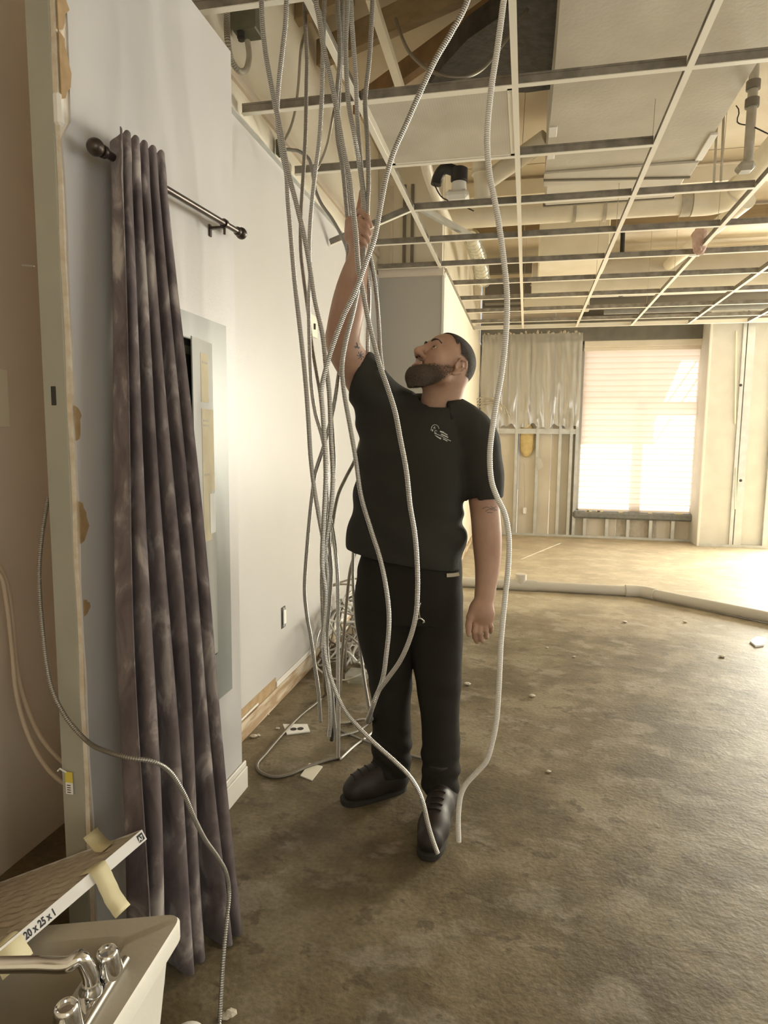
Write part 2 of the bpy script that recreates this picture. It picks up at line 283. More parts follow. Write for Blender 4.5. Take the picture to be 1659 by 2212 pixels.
MT = dict(
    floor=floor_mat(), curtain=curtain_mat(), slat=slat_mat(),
    wall=mat('satin_white_paint', (0.59,0.575,0.56), 0.32, col2=(0.565,0.55,0.535), nscale=2.0, bump=0.05, bscale=140, spec=0.45),
    wall_lilac=mat('pale_lilac_paint', (0.60,0.585,0.585), 0.40, col2=(0.57,0.555,0.56), nscale=2.0, bump=0.05, bscale=160),
    wall_cream=mat('cream_paint', (0.80,0.745,0.62), 0.55, col2=(0.76,0.70,0.58), nscale=3.0, bump=0.05, bscale=90),
    wall_gray=mat('gray_paint', (0.46,0.435,0.385), 0.65, bump=0.06, bscale=120),
    wall_tan=mat('tan_wall', (0.74,0.65,0.55), 0.7, col2=(0.67,0.58,0.49), nscale=2.5, bump=0.05, bscale=90),
    deck=mat('roof_deck', (0.60,0.525,0.40), 0.8, col2=(0.49,0.41,0.30), nscale=2.2, bump=0.1, bscale=40),
    sheath=mat('exterior_sheathing', (0.80,0.735,0.63), 0.75, col2=(0.73,0.66,0.56), nscale=3.0, bump=0.08, bscale=60),
    galv=mat('galvanised_steel', (0.66,0.66,0.63), 0.42, 0.55, col2=(0.55,0.56,0.54), nscale=9),
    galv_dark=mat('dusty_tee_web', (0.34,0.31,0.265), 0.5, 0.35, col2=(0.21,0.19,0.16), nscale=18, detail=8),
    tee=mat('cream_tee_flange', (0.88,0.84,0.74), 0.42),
    jamb=mat('gray_green_jamb', (0.41,0.40,0.335), 0.55, col2=(0.37,0.365,0.305), nscale=5, bump=0.04, bscale=120),
    gyp=mat('torn_gypsum', (0.78,0.72,0.62), 0.85, col2=(0.66,0.56,0.43), nscale=30, bump=0.3, bscale=120),
    kraft=mat('torn_kraft_paper', (0.36,0.24,0.12), 0.85, col2=(0.45,0.32,0.18), nscale=25),
    plaster=mat('white_plaster', (0.86,0.83,0.78), 0.7, bump=0.1, bscale=120),
    trim=mat('white_trim', (0.82,0.79,0.74), 0.45),
    old_wood=mat('scuffed_base', (0.62,0.53,0.40), 0.7, col2=(0.38,0.26,0.15), nscale=16, lo=0.45, hi=0.6, stretch=(1,.25,1.6)),
    bronze=mat('dark_bronze', (0.075,0.058,0.050), 0.32, 0.6),
    panel=mat('gray_enamel', (0.29,0.305,0.295), 0.36, col2=(0.265,0.28,0.27), nscale=3, spec=0.5),
    panel_door=mat('pale_gray_enamel', (0.44,0.445,0.42), 0.36),
    paper=mat('yellowed_paper', (0.70,0.62,0.44), 0.8, col2=(0.62,0.54,0.38), nscale=14),
    paper_white=mat('white_paper', (0.88,0.87,0.84), 0.7),
    black=mat('black_void', (0.02,0.019,0.017), 0.8),
    black_foil=mat('black_insulation', (0.020,0.018,0.016), 0.45, col2=(0.05,0.045,0.04), nscale=14, bump=0.6, bscale=26),
    mc=mat('aluminium_armor', (0.64,0.62,0.585), 0.30, 0.75),
    mc_dark=mat('steel_armor', (0.42,0.40,0.37), 0.34, 0.75), groove=mat('armor_groove', (0.17,0.15,0.125), 0.5, 0.4), groove_pale=mat('pale_armor_groove', (0.50,0.47,0.42), 0.6),
    mc_brown=mat('aged_armor', (0.30,0.265,0.215), 0.42, 0.55),
    mc_white=mat('white_armor', (0.86,0.84,0.79), 0.40, 0.15),
    beige_cable=mat('beige_jacket', (0.62,0.51,0.39), 0.5),
    wire=mat('dark_wire', (0.06,0.05,0.045), 0.5),
    wire_tan=mat('tan_wire', (0.42,0.36,0.27), 0.5),
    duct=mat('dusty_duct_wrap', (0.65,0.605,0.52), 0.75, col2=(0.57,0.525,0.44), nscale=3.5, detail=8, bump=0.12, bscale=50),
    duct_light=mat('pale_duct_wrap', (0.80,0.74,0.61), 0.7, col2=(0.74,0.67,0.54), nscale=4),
    duct_edge=mat('dark_duct_seam', (0.20,0.175,0.13), 0.8),  # dark brown tone for seams, straps, collars and deck backing
    tape_white=mat('white_tape', (0.92,0.90,0.86), 0.5),
    pvc=mat('white_pvc_pipe', (0.83,0.78,0.66), 0.40, col2=(0.76,0.70,0.57), nscale=6),
    pvc_gray=mat('gray_pvc_pipe', (0.56,0.53,0.47), 0.45),
    pipe_gray=mat('weathered_pipe', (0.52,0.48,0.40), 0.55, col2=(0.40,0.36,0.28), nscale=14),
    iron=mat('black_iron', (0.05,0.047,0.043), 0.5, 0.3),
    steel_dark=mat('dark_steel_beam', (0.17,0.155,0.13), 0.6, 0.2),
    rust=mat('rusty_joist', (0.27,0.155,0.065), 0.7, col2=(0.20,0.12,0.055), nscale=9),
    lumber=mat('brown_joist', (0.33,0.245,0.14), 0.75, col2=(0.26,0.19,0.105), nscale=8, stretch=(.3,3,3)),
    chrome_pipe=mat('bright_pipe', (0.90,0.89,0.86), 0.25, 0.45),
    clear_wrap=clear_mat('clear_plastic_wrap', (0.93,0.94,0.90), 0.22, 0.12, (0.70,0.68,0.60), 0.18),
    sheet=clear_mat('poly_sheeting', (0.93,0.92,0.89), 0.20, 0.13, (0.76,0.74,0.70), 0.34),
    glass=clear_mat('window_glass', (0.96,0.98,0.97), 0.06, 0.0),
    batt=mat('insulation_batt', (0.68,0.62,0.53), 0.95, col2=(0.58,0.52,0.44), nscale=24, bump=0.8, bscale=60),
    foam=mat('yellow_foam', (0.70,0.56,0.28), 0.9, col2=(0.60,0.46,0.22), nscale=18, bump=0.6, bscale=50),
    pinkfluff=mat('pink_fibre', (0.62,0.43,0.36), 0.95, col2=(0.70,0.54,0.46), nscale=20, bump=0.7, bscale=50),
    header=mat('dark_header', (0.15,0.145,0.125), 0.8, col2=(0.19,0.18,0.155), nscale=8),
    sillwrap=mat('dark_sill_membrane', (0.175,0.18,0.175), 0.6, col2=(0.23,0.23,0.22), nscale=20, bump=0.3, bscale=40),
    stone=mat('drywall_back', (0.69,0.675,0.635), 0.8, col2=(0.63,0.615,0.58), nscale=5),
    alu=mat('window_aluminium', (0.50,0.50,0.48), 0.4, 0.4),
    perf=None,
    skin=mat('skin', (0.475,0.305,0.22), 0.55, col2=(0.41,0.24,0.17), nscale=9, detail=4, bump=0.05, bscale=220, spec=0.4),
    hair=mat('dark_hair', (0.030,0.022,0.017), 0.75, col2=(0.045,0.033,0.025), nscale=160, bump=0.5, bscale=420),
    beard=mat('brown_beard', (0.062,0.040,0.026), 0.8, col2=(0.095,0.062,0.040), nscale=180, bump=0.7, bscale=380),
    eye=mat('eye_white', (0.62,0.56,0.50), 0.3), iris=mat('dark_iris', (0.05,0.03,0.02), 0.2), lip=mat('lip', (0.36,0.165,0.125), 0.5), nostril=mat('nostril', (0.05,0.025,0.02), 0.8),
    stub=None, ink=mat('tattoo_ink', (0.075,0.075,0.075), 0.6), nail=mat('nail', (0.55,0.36,0.28), 0.35),
    shirt=mat('black_pique', (0.036,0.034,0.028), 0.85, bump=0.25, bscale=520, spec=0.25), thread=mat('white_thread', (0.62,0.62,0.58), 0.8),
    trousers=mat('black_twill', (0.021,0.018,0.014), 0.85, bump=0.2, bscale=420, spec=0.25),
    boot=mat('black_leather', (0.018,0.013,0.011), 0.55, col2=(0.028,0.02,0.016), nscale=10), sole=mat('boot_sole', (0.022,0.019,0.015), 0.8),
    plastic=mat('white_tub_plastic', (0.84,0.81,0.74), 0.42, col2=(0.80,0.77,0.70), nscale=4, bump=0.05, bscale=90),
    shaded_grime=mat('shaded_tub_top', (0.45,0.405,0.325), 0.5, col2=(0.36,0.32,0.25), nscale=5, bump=0.05, bscale=90),  # dim tub top and basin: shade put into the colour, plus grime
    chrome=mat('chrome', (0.78,0.78,0.78), 0.09, 1.0), chrome_dull=mat('brushed_steel', (0.62,0.60,0.56), 0.25, 1.0),
    card=mat('white_cardboard', (0.88,0.87,0.86), 0.6), media=mat('dusty_filter_media', (0.62,0.545,0.445), 0.95, col2=(0.50,0.435,0.345), nscale=26, bump=0.4, bscale=160),
    tape=mat('masking_tape', (0.74,0.67,0.44), 0.7, col2=(0.69,0.61,0.38), nscale=12), black_ink=mat('black_print', (0.02,0.02,0.03), 0.6),
    plate=mat('almond_plate', (0.80,0.75,0.62), 0.4), plate_white=mat('white_plate', (0.90,0.88,0.83), 0.4), slot=mat('slot', (0.04,0.035,0.03), 0.7),
    green_box=mat('dull_green_box', (0.115,0.115,0.072), 0.55, 0.2, col2=(0.16,0.155,0.10), nscale=12),
    label_yellow=mat('yellow_label', (0.75,0.62,0.10), 0.5), debris=mat('plaster_chip', (0.66,0.60,0.50), 0.85),
    ground=mat('outside_paving', (0.55,0.52,0.47), 0.9), sun_blocker=mat('blocker_red', (0.35,0.20,0.16), 0.8),
)
def perf_mat():
    m = mat('perforated_grille', (0.60,0.56,0.475), 0.55, col2=(0.50,0.455,0.375), nscale=4.5, detail=6); nt = m.node_tree; b = nt.nodes['Principled BSDF']; L = nt.links.new
    tc = N(nt, 'ShaderNodeTexCoord'); v = N(nt, 'ShaderNodeTexVoronoi', Scale=95.0); v.inputs['Randomness'].default_value = 0.0; L(tc.outputs['Object'], v.inputs['Vector'])
    r = N(nt, 'ShaderNodeMath', operation='LESS_THAN'); r.inputs[1].default_value = 0.30; L(v.outputs['Distance'], r.inputs[0])
    src = b.inputs['Base Color'].links[0].from_socket; mx = N(nt, 'ShaderNodeMix', data_type='RGBA'); L(r.outputs[0], mx.inputs[0]); L(src, mx.inputs[6]); mx.inputs[7].default_value = (0.20,0.175,0.13,1); L(mx.outputs[2], b.inputs['Base Color'])
    return m
MT['perf'] = perf_mat()

# ================================================================== THE SETTING
X_PART, X_LEFT, X_BRIGHT = -1.014, -1.19, -0.67
Y_END, Y_RETURN, Y_FAR, Y_FUR = 2.17, 5.2, 9.3, 8.93
Z_DECK, Z_GRID = 3.55, 2.655
def struct(o, label): return tag(o, label, None, None, 'structure')

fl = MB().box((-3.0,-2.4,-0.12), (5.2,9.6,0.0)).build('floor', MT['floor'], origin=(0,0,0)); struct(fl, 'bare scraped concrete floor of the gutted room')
# roof deck above the suspended grid, with its joists
ce = empty('ceiling', (1,4,Z_DECK), 'tan roof deck exposed above the ceiling grid', None); ce['kind'] = 'structure'
b = MB()
for k in range(9): b.box((-3.0, -2.4+k*1.34, Z_DECK), (5.2, -2.4+(k+1)*1.34-0.012, Z_DECK+0.06+0.004*(k%2)))
b.build('deck_panel', MT['deck'], ce)
MB().box((-3.0,-2.4,Z_DECK+0.05), (5.2,9.6,Z_DECK+0.10)).build('deck_backing', MT['duct_edge'], ce)
def beam(P0, P1, w, h, m, name='joist'): return MB().bar(P0, P1, w, h).build(name, m, ce)
beam(at_z(770,230,3.30), at_z(1125,-25,3.30), 0.05, 0.10, MT['rust'])
beam(at_z(690,118,3.42), at_z(1010,-30,3.42), 0.05, 0.13, MT['lumber'])
beam(at_z(800,-10,3.20), at_z(868,200,3.20), 0.04, 0.04, MT['duct_light'])
beam(at_z(560,60,3.46), at_z(760,-20,3.46), 0.06, 0.10, MT['lumber'])
for (y, z, h, m) in ((8.55, 3.02, 0.16, 'steel_dark'), (8.05, 3.36, 0.14, 'steel_dark'), (6.9, 3.46, 0.12, 'lumber'), (5.9, 3.46, 0.12, 'duct_light')):
    beam((-0.6, y, z), (5.0, y, z), 0.08, h, MT[m])

# left wall beyond the partition, satin white, its upper strip left raw above the old grid line
wl = empty('wall_left', (X_LEFT, 3.7, 0), 'satin white wall with a soft window reflection', None); wl['kind'] = 'structure'
MB().box((X_LEFT-0.012, Y_END-0.12, 0.0), (X_LEFT, Y_RETURN, 2.62)).build('drywall', MT['wall'], wl)
MB().box((X_LEFT-0.10, Y_END-0.12, 0.0), (X_LEFT-0.012, Y_RETURN, Z_DECK)).build('upper_board', MT['wall_cream'], wl)
MB().box((X_LEFT-0.012, Y_END-0.12, 2.76), (X_LEFT+0.004, Y_RETURN, 2.80)).build('batten', MT['wall_tan'], wl)
b = MB()
b.box((X_LEFT, Y_END, 2.615), (X_LEFT+0.022, 4.4, 2.62)).box((X_LEFT, Y_END, 2.62), (X_LEFT+0.002, 4.4, 2.64))
b.build('wall_angle', MT['galv'], wl)
# gray end wall and the bright wall that runs on to the far wall
wr = struct(MB().box((X_LEFT-0.1, Y_RETURN, 0), (X_BRIGHT-0.004, Y_RETURN+0.10, 2.60)).build('wall_return', MT['wall_gray']), 'gray wall facing the room behind the man')
struct(MB().box((X_LEFT-0.1, Y_RETURN+0.012, 2.60), (X_BRIGHT-0.02, Y_RETURN+0.10, Z_DECK)).build('wall_return', MT['wall_cream']), 'unpainted boards above the gray wall')
for px in (845, 873, 890):
    q = at_y(px, 560, Y_RETURN+0.01); MB().box((q[0]-0.012, Y_RETURN-0.004, 2.63), (q[0]+0.012, Y_RETURN+0.012, 3.3)).build('strap', MT['duct_edge'] if px != 845 else MT['wall_tan'], ce)
MB().box((X_LEFT, Y_RETURN-0.03, 2.60), (X_BRIGHT, Y_RETURN, 2.66)).build('batten', MT['wall_tan'], ce)
wb = empty('wall_left', (X_BRIGHT, 7.2, 0), 'bright cream wall running to the far wall', None); wb['kind'] = 'structure'
MB().box((X_BRIGHT-0.09, Y_RETURN+0.10, 0), (X_BRIGHT, Y_FAR+0.12, 2.66)).build('drywall', MT['wall_cream'], wb)
MB().box((X_BRIGHT-0.09, Y_RETURN+0.10, 2.66), (X_BRIGHT-0.015, Y_FAR+0.12, Z_DECK)).build('upper_board', MT['wall_cream'], wb)
MB().box((X_BRIGHT-0.012, Y_RETURN-0.008, 0), (X_BRIGHT+0.006, Y_RETURN+0.02, 2.62)).build('corner_bead', MT['trim'], wb)
pts = [(X_BRIGHT+0.004, Y_RETURN+0.02, 0), (X_BRIGHT+0.004, Y_RETURN+0.02, 2.6)]
z = 2.6
while z > 0: pts.append((X_BRIGHT+0.004, Y_RETURN+0.14+0.05*random.random(), z)); z -= 0.11
MB().prism(pts, (-0.003, 0, 0)).build('torn_paper', MT['wall_tan'], wb)
MB().box((X_BRIGHT, Y_RETURN+0.1, 0.0), (X_BRIGHT+0.010, Y_FAR, 0.07)).build('base_strip', MT['old_wood'], wb)

# partition with the curtain: drywall face, metal jamb on its torn near end
wp = empty('wall_partition', (X_PART, 1.7, 0), 'short lilac white partition with a torn near edge', None); wp['kind'] = 'structure'
Y_JAMB = 1.31
edge = []
zs = np.linspace(0, 2.62, 54)
for z in zs:
    edge.append((z, Y_JAMB+0.006+0.003*math.sin(z*5.1)+0.002*math.sin(z*17.3+1)+0.002*random.random()+(0.032 if z > 2.02 else 0)))
pts = [(X_PART, Y_END, 0)] + [(X_PART, y, z) for z, y in edge] + [(X_PART, Y_END, 2.62)]
MB().prism(pts, (-0.0045, 0, 0)).build('painted_face', MT['wall_lilac'], wp)
pts = [(X_PART-0.0045, Y_END-0.002, 0)] + [(X_PART-0.0045, Y_JAMB+0.001+0.003*abs(math.sin(z*9)), z) for z in zs] + [(X_PART-0.0045, Y_END-0.002, 2.618)]
MB().prism(pts, (-0.012, 0, 0)).build('gypsum_core', MT['gyp'], wp)
for (z0, z1, w) in ((2.20, 2.36, .040), (2.06, 2.20, .034), (1.32, 1.40, .020), (1.08, 1.18, .030), (0.905, 0.945, .022)):
    n = 9; p = [(X_PART+0.0012, Y_JAMB+0.006, z0), (X_PART+0.0012, Y_JAMB+0.006, z1)]
    for k in range(n): p.append((X_PART+0.0012, Y_JAMB+0.010+w*(0.5+0.5*random.random())*math.sin(math.pi*(k+.6)/n)**.5, z1+(z0-z1)*(k+.5)/n))
    MB().prism(p, (-0.003, 0, 0)).build('torn_kraft_paper', MT['kraft'], wp)
MB().box((X_PART-0.020, Y_JAMB-0.002, 2.005), (X_PART+0.001, Y_JAMB+0.018, 2.075), 0.006).build('plaster_blob', MT['plaster'], wp)
MB().box((X_PART-0.073, Y_END-0.004, 0), (X_PART-0.0165, Y_END+0.02, 2.62)).build('end_board', MT['wall_lilac'], wp)
MB().box((X_PART-0.073, Y_JAMB+0.02, 0), (X_PART-0.06, Y_END, 2.62)).build('back_board', MT['wall_tan'], wp)
MB().box((X_PART-0.073, Y_JAMB+0.02, 2.60), (X_PART-0.005, Y_END, 2.618)).build('top_track', MT['galv'], wp)
jb = MB().box((X_PART-0.073, Y_JAMB, 0), (X_PART-0.0165, Y_JAMB+0.02, 2.75), 0.002).box((X_PART-0.075, Y_JAMB, 0), (X_PART-0.071, Y_JAMB+0.06, 2.75)).build('metal_jamb', MT['jamb'], wp)
q = at_y(115, 855, Y_JAMB); MB().box((q[0]-0.006, Y_JAMB-0.0012, q[2]-0.022), (q[0]+0.008, Y_JAMB+0.002, q[2]+0.022), 0.002).build('strike_hole', MT['slot'], jb)
wn = struct(MB().box((-1.62, -2.2, 0), (-1.52, Y_END+0.1, Z_DECK)).build('wall_near', MT['wall_tan']), 'tan wall seen past the metal jamb')
struct(MB().box((-1.56, Y_END-0.1, 0), (X_LEFT-0.1, Y_END, Z_DECK)).build('wall_near', MT['wall_tan']), 'tan board closing the gap behind the partition')
struct(MB().box((X_PART-0.12, Y_END-0.1, 2.625), (X_LEFT-0.09, Y_END-0.01, Z_DECK)).build('wall_near', MT['wall_cream']), 'cream board above the end of the partition')

# baseboards
bb = empty('baseboard_left', (X_LEFT, 3.5, 0), 'scuffed wooden base strip along the white wall', None); bb['kind'] = 'structure'
MB().box((X_LEFT, Y_END+0.03, 0), (X_LEFT+0.012, Y_RETURN, 0.085), 0.002).build('base_strip', MT['old_wood'], bb)
MB().box((X_LEFT, 2.95, 0.085), (X_LEFT+0.007, Y_RETURN, 0.115), 0.003).build('cap_strip', MT['trim'], bb)
MB().box((X_LEFT, Y_END+0.03, 0.085), (X_LEFT+0.0012, 2.95, 0.14)).build('torn_paper', MT['kraft'], bb)
MB().box((X_LEFT+0.002, 2.35, 0.092), (X_LEFT+0.007, 2.72, 0.102), 0.001).build('paint_strip', MT['trim'], bb)
bp = empty('baseboard_partition', (X_PART, 1.9, 0), 'white baseboard at the foot of the partition', None); bp['kind'] = 'structure'
MB().box((X_PART, 1.45, 0), (X_PART+0.014, Y_END+0.02, 0.085), 0.002).build('base_strip', MT['trim'], bp)
MB().box((X_PART, 1.45, 0.086), (X_PART+0.009, Y_END+0.02, 0.108), 0.003).build('cap_strip', MT['trim'], bp)

# far wall: sheathing seen between steel studs, window opening
wf = empty('wall_far', (1.5, Y_FAR, 0), 'stripped far wall of steel studs and sheathing', None); wf['kind'] = 'structure'
WX0, WX1, WZ0, WZ1 = 0.72, 2.30, 0.385, 2.64
xb = [X_BRIGHT, -0.1, 0.34, WX0-0.03]
for x0, x1 in zip(xb[:-1], xb[1:]): MB().box((x0+0.002, Y_FAR+0.10, 0), (x1-0.002, Y_FAR+0.125, Z_DECK)).build('sheathing_board', MT['sheath'], wf)
for x0, x1 in ((WX0-0.03, 1.25), (1.25, 1.78), (1.78, WX1+0.03)): MB().box((x0+0.002, Y_FAR+0.10, 0), (x1-0.002, Y_FAR+0.125, WZ0-0.06)).build('sheathing_board', MT['batt'] if x0 == 1.25 else MT['sheath'], wf)
MB().box((WX0-0.03, Y_FAR+0.10, WZ1), (WX1+0.03, Y_FAR+0.125, Z_DECK)).build('sheathing_board', MT['header'], wf)
MB().box((WX1+0.03, Y_FAR+0.10, 0), (3.1, Y_FAR+0.125, Z_DECK)).build('sheathing_board', MT['sheath'], wf)
MB().box((3.1, Y_FAR+0.10, 2.7), (5.2, Y_FAR+0.125, Z_DECK)).build('sheathing_board', MT['sheath'], wf)
def stud(x, y, z0, z1, parent, name='stud', d=0.09, w=0.041, flip=1):
    b = MB(); b.box((x-w/2, y, z0), (x+w/2, y+0.0025, z1)); b.box((x-flip*w/2-0.0015, y, z0), (x-flip*w/2+0.0015, y+d, z1)); b.box((x-w/2, y+d, z0), (x+w/2, y+d+0.0025, z1))
    return b.build(name, MT['galv'], parent)
for px in (1062, 1111, 1156, 1204, 1228, 1240): stud(at_y(px, 1100, Y_FAR)[0], Y_FAR, 0.02, 2.95, wf)
for px in (1262, 1310, 1356, 1405, 1453, 1502): stud(at_y(px, 1150, Y_FAR)[0], Y_FAR+0.01, 0.02, WZ0-0.07, wf, 'cripple_stud')
MB().box((X_BRIGHT, Y_FAR, 0), (2.25, Y_FAR+0.095, 0.012)).box((X_BRIGHT, Y_FAR-0.002, 0), (2.25, Y_FAR+0.001, 0.03)).build('floor_track', MT['galv'], wf)
q0 = at_y(1060, 931, Y_FAR)[2]; MB().box((X_BRIGHT, Y_FAR+0.004, q0-0.035), (WX0-0.06, Y_FAR+0.03, q0+0.035)).build('noggin_strip', MT['galv'], wf)
MB().box((X_BRIGHT, Y_FAR-0.02, WZ1+0.03), (2.3, Y_FAR+0.08, 2.98), 0.01).build('header_beam', MT['header'], wf)
MB().box((WX0, Y_FAR-0.01, WZ1-0.055), (WX1, Y_FAR+0.06, WZ1+0.03), 0.006).build('header_wood', MT['sheath'], wf)
# furred wall on the right, nearer than the window wall
wq = empty('wall_right_furring', (3, Y_FUR, 0), 'furred drywall and steel studs right of the window', None); wq['kind'] = 'structure'
xa, xs1, xs2 = at_y(1512, 1100, Y_FUR)[0], at_y(1583, 1100, Y_FUR)[0], at_y(1652, 1100, Y_FUR)[0]
MB().box((xa, Y_FUR+0.02, 0.02), (xs1, Y_FUR+0.033, 2.98)).build('drywall_panel', MT['stone'], wq)
MB().box((xs1+0.05, Y_FUR+0.05, 0.02), (xs2, Y_FUR+0.063, 2.98)).build('drywall_panel', MT['stone'], wq)
for lo, hi in (((xs2, .02), (3.2, 2.98)), ((3.2, .02), (4.8, .45)), ((3.2, 2.55), (4.8, 2.98)), ((4.8, .02), (5.2, 2.98))): MB().box((lo[0], Y_FUR+0.05, lo[1]), (hi[0], Y_FUR+0.063, hi[1])).build('drywall_panel', MT['stone'], wq)
w4 = empty('window_4', (4.0, Y_FUR, .45), 'plain far window right of the furred wall', None); w4['kind'] = 'structure'
for lo, hi in (((3.2, .45), (3.25, 2.55)), ((4.75, .45), (4.8, 2.55)), ((3.2, .45), (4.8, .5)), ((3.2, 2.5), (4.8, 2.55)), ((3.98, .5), (4.02, 2.5))): MB().box((lo[0], Y_FUR+0.08, lo[1]), (hi[0], Y_FUR+0.14, hi[1])).build('frame_bar', MT['alu'], w4)
MB().box((3.25, Y_FUR+0.11, .5), (4.75, Y_FUR+0.115, 2.5)).build('pane', MT['glass'], w4)
MB().box((xa-0.012, Y_FUR, 0), (xa+0.010, Y_FAR+0.1, 2.98)).build('return_panel', MT['stone'], wq)
MB().box((xa-0.014, Y_FUR-0.004, 0), (xa+0.012, Y_FUR+0.02, 2.98), 0.003).build('corner_bead', MT['trim'], wq)
s = stud(xs1, Y_FUR, 0.02, 2.98, wq); s2 = stud(xs1+0.075, Y_FUR, 0.02, 2.98, wq, w=0.085); stud(xs2+0.03, Y_FUR, 0.02, 2.98, wq, w=0.06); stud(3.17, Y_FUR, 0.02, 2.98, wq); stud(4.83, Y_FUR, 0.02, 2.98, wq)
for py in (832, 1038): 
    q = at_y(1600, py, Y_FUR-0.001); MB().lathe(q, (0,1,0), [(0,.018),(0.0015,.018)], 14).build('knockout', MT['slot'], s2)
for (p0, p1) in ((715, 915), (1010, 1100)):
    a = at_y(1591, p0, Y_FUR-0.003); c = at_y(1588, p1, Y_FUR-0.003); MB().bar(a, c, 0.016, 0.006, up=(0,1,0)).build('torn_tape', MT['plate'], s2)
MB().box((xa, Y_FUR-0.002, 0), (5.2, Y_FUR+0.095, 0.035)).build('floor_track', MT['galv'], wq)

# window 1 in the far wall with its blind
wi = empty('window_1', (1.5, Y_FAR+0.1, WZ0), 'far window with a glowing slatted blind', None); wi['kind'] = 'structure'
b = MB()
for lo, hi in (((WX0-0.03,WZ0-0.06),(WX0+0.02,WZ1)), ((WX1-0.02,WZ0-0.06),(WX1+0.03,WZ1)), ((WX0,WZ0-0.06),(WX1,WZ0)), ((WX0,WZ1-0.05),(WX1,WZ1))):
    b.box((lo[0], Y_FAR+0.10, lo[1]), (hi[0], Y_FAR+0.16, hi[1]))
b.build('frame', MT['alu'], wi)
def toward_sun(x, y, dy):
    q = at_y(x, y, Y_FAR+0.045); return q-np.array(SUN_DIR)*(dy/-SUN_DIR.y)
m0, m1 = toward_sun(1364, 1000, .09)[0], toward_sun(1385, 1000, .09)[0]; r0_, r1_ = toward_sun(1470, 896, .09)[2], toward_sun(1470, 871, .09)[2]; e0 = toward_sun(1509, 980, .09)[0]
MB().box((m0, Y_FAR+0.11, WZ0), (m1, Y_FAR+0.15, WZ1)).build('mullion', MT['alu'], wi)
MB().box((WX0, Y_FAR+0.11, r0_), (WX1, Y_FAR+0.15, r1_)).build('transom', MT['alu'], wi)
MB().box((e0, Y_FAR+0.11, WZ0), (WX1+0.02, Y_FAR+0.15, WZ1)).build('side_jamb', MT['alu'], wi)
MB().box((WX0, Y_FAR+0.152, WZ0), (WX1, Y_FAR+0.156, WZ1-0.05)).build('pane', MT['glass'], wi)
aw = empty('sun_blocker', toward_sun(1300, 958, .6), 'added plate outside the far window shaped to shade its upper part', 'sun_blocker')  # added unseen plate and bars, outlined to throw the shadow pattern on the blind
MB().prism([toward_sun(x, y, .55) for x, y in ((1180,958),(1412,958),(1413,915),(1434,868),(1474,776),(1560,776),(1560,600),(1180,600))], (0, .03, 0)).build('shade_plate', MT['sun_blocker'], aw)
for xx in (WX0+.1, WX0+.7):
    q = toward_sun(1300, 700, .55); MB().bar((xx, Y_FAR+.12, q[2]), (xx, q[1], q[2]), .03, .03).build('bracket_arm', MT['alu'], aw)
for a_, c_ in (((1413,958),(1454,895)), ((1440,872),(1508,776)), ((1470,872),(1516,806))): MB().bar(toward_sun(*a_, .55), toward_sun(*c_, .55), .022, .03, up=(0,1,0)).build('strut', MT['alu'], aw)
sl = MB().box((WX0-0.06, Y_FAR-0.045, WZ0-0.115), (WX1-0.005, Y_FAR+0.08, WZ0-0.012), 0.025).build('sill', MT['sillwrap'], wi)
for k in range(7):
    x = WX0+0.03+random.random()*1.4; MB().box((x, Y_FAR-0.03, WZ0-0.02), (x+0.05+0.09*random.random(), Y_FAR, WZ0-0.006), 0.003).build('foam_scrap', MT['tape'], sl)
MB().box((WX0+0.0, Y_FAR+0.02, WZ1-0.10), (WX1, Y_FAR+0.06, WZ1-0.055), 0.004).build('blind_headrail', MT['sheath'], wi)
nsl = 28; zt, zb = WZ1-0.105, WZ0+0.02; pitch = (zt-zb)/nsl
for k in range(nsl):
    z = zt-pitch*k; ga = 0.35
    P = []; m = 5
    for i in range(m+1):
        u = i/m-0.5; P.append((Y_FAR+0.045+0.006*math.cos(u*3.0)+u*0.012, z-pitch/2+u*(-pitch*1.10)))
    V = [(x, y, zz) for (y, zz) in P for x in (WX0+0.012, WX1-0.012)]
    V += [(x, y+0.0012, zz) for (y, zz) in P for x in (WX0+0.012, WX1-0.012)]
    o2 = 2*(m+1); F = []
    for i in range(m): F += [[2*i,2*i+1,2*i+3,2*i+2]]
    V = V[:o2]
    obj('slat', V, F, MT['slat'], wi, True)
MB().box((WX0+0.012, Y_FAR+0.038, WZ0-0.003), (WX1-0.012, Y_FAR+0.058, WZ0+0.014), 0.003).build('bottom_rail', MT['slat'], wi)

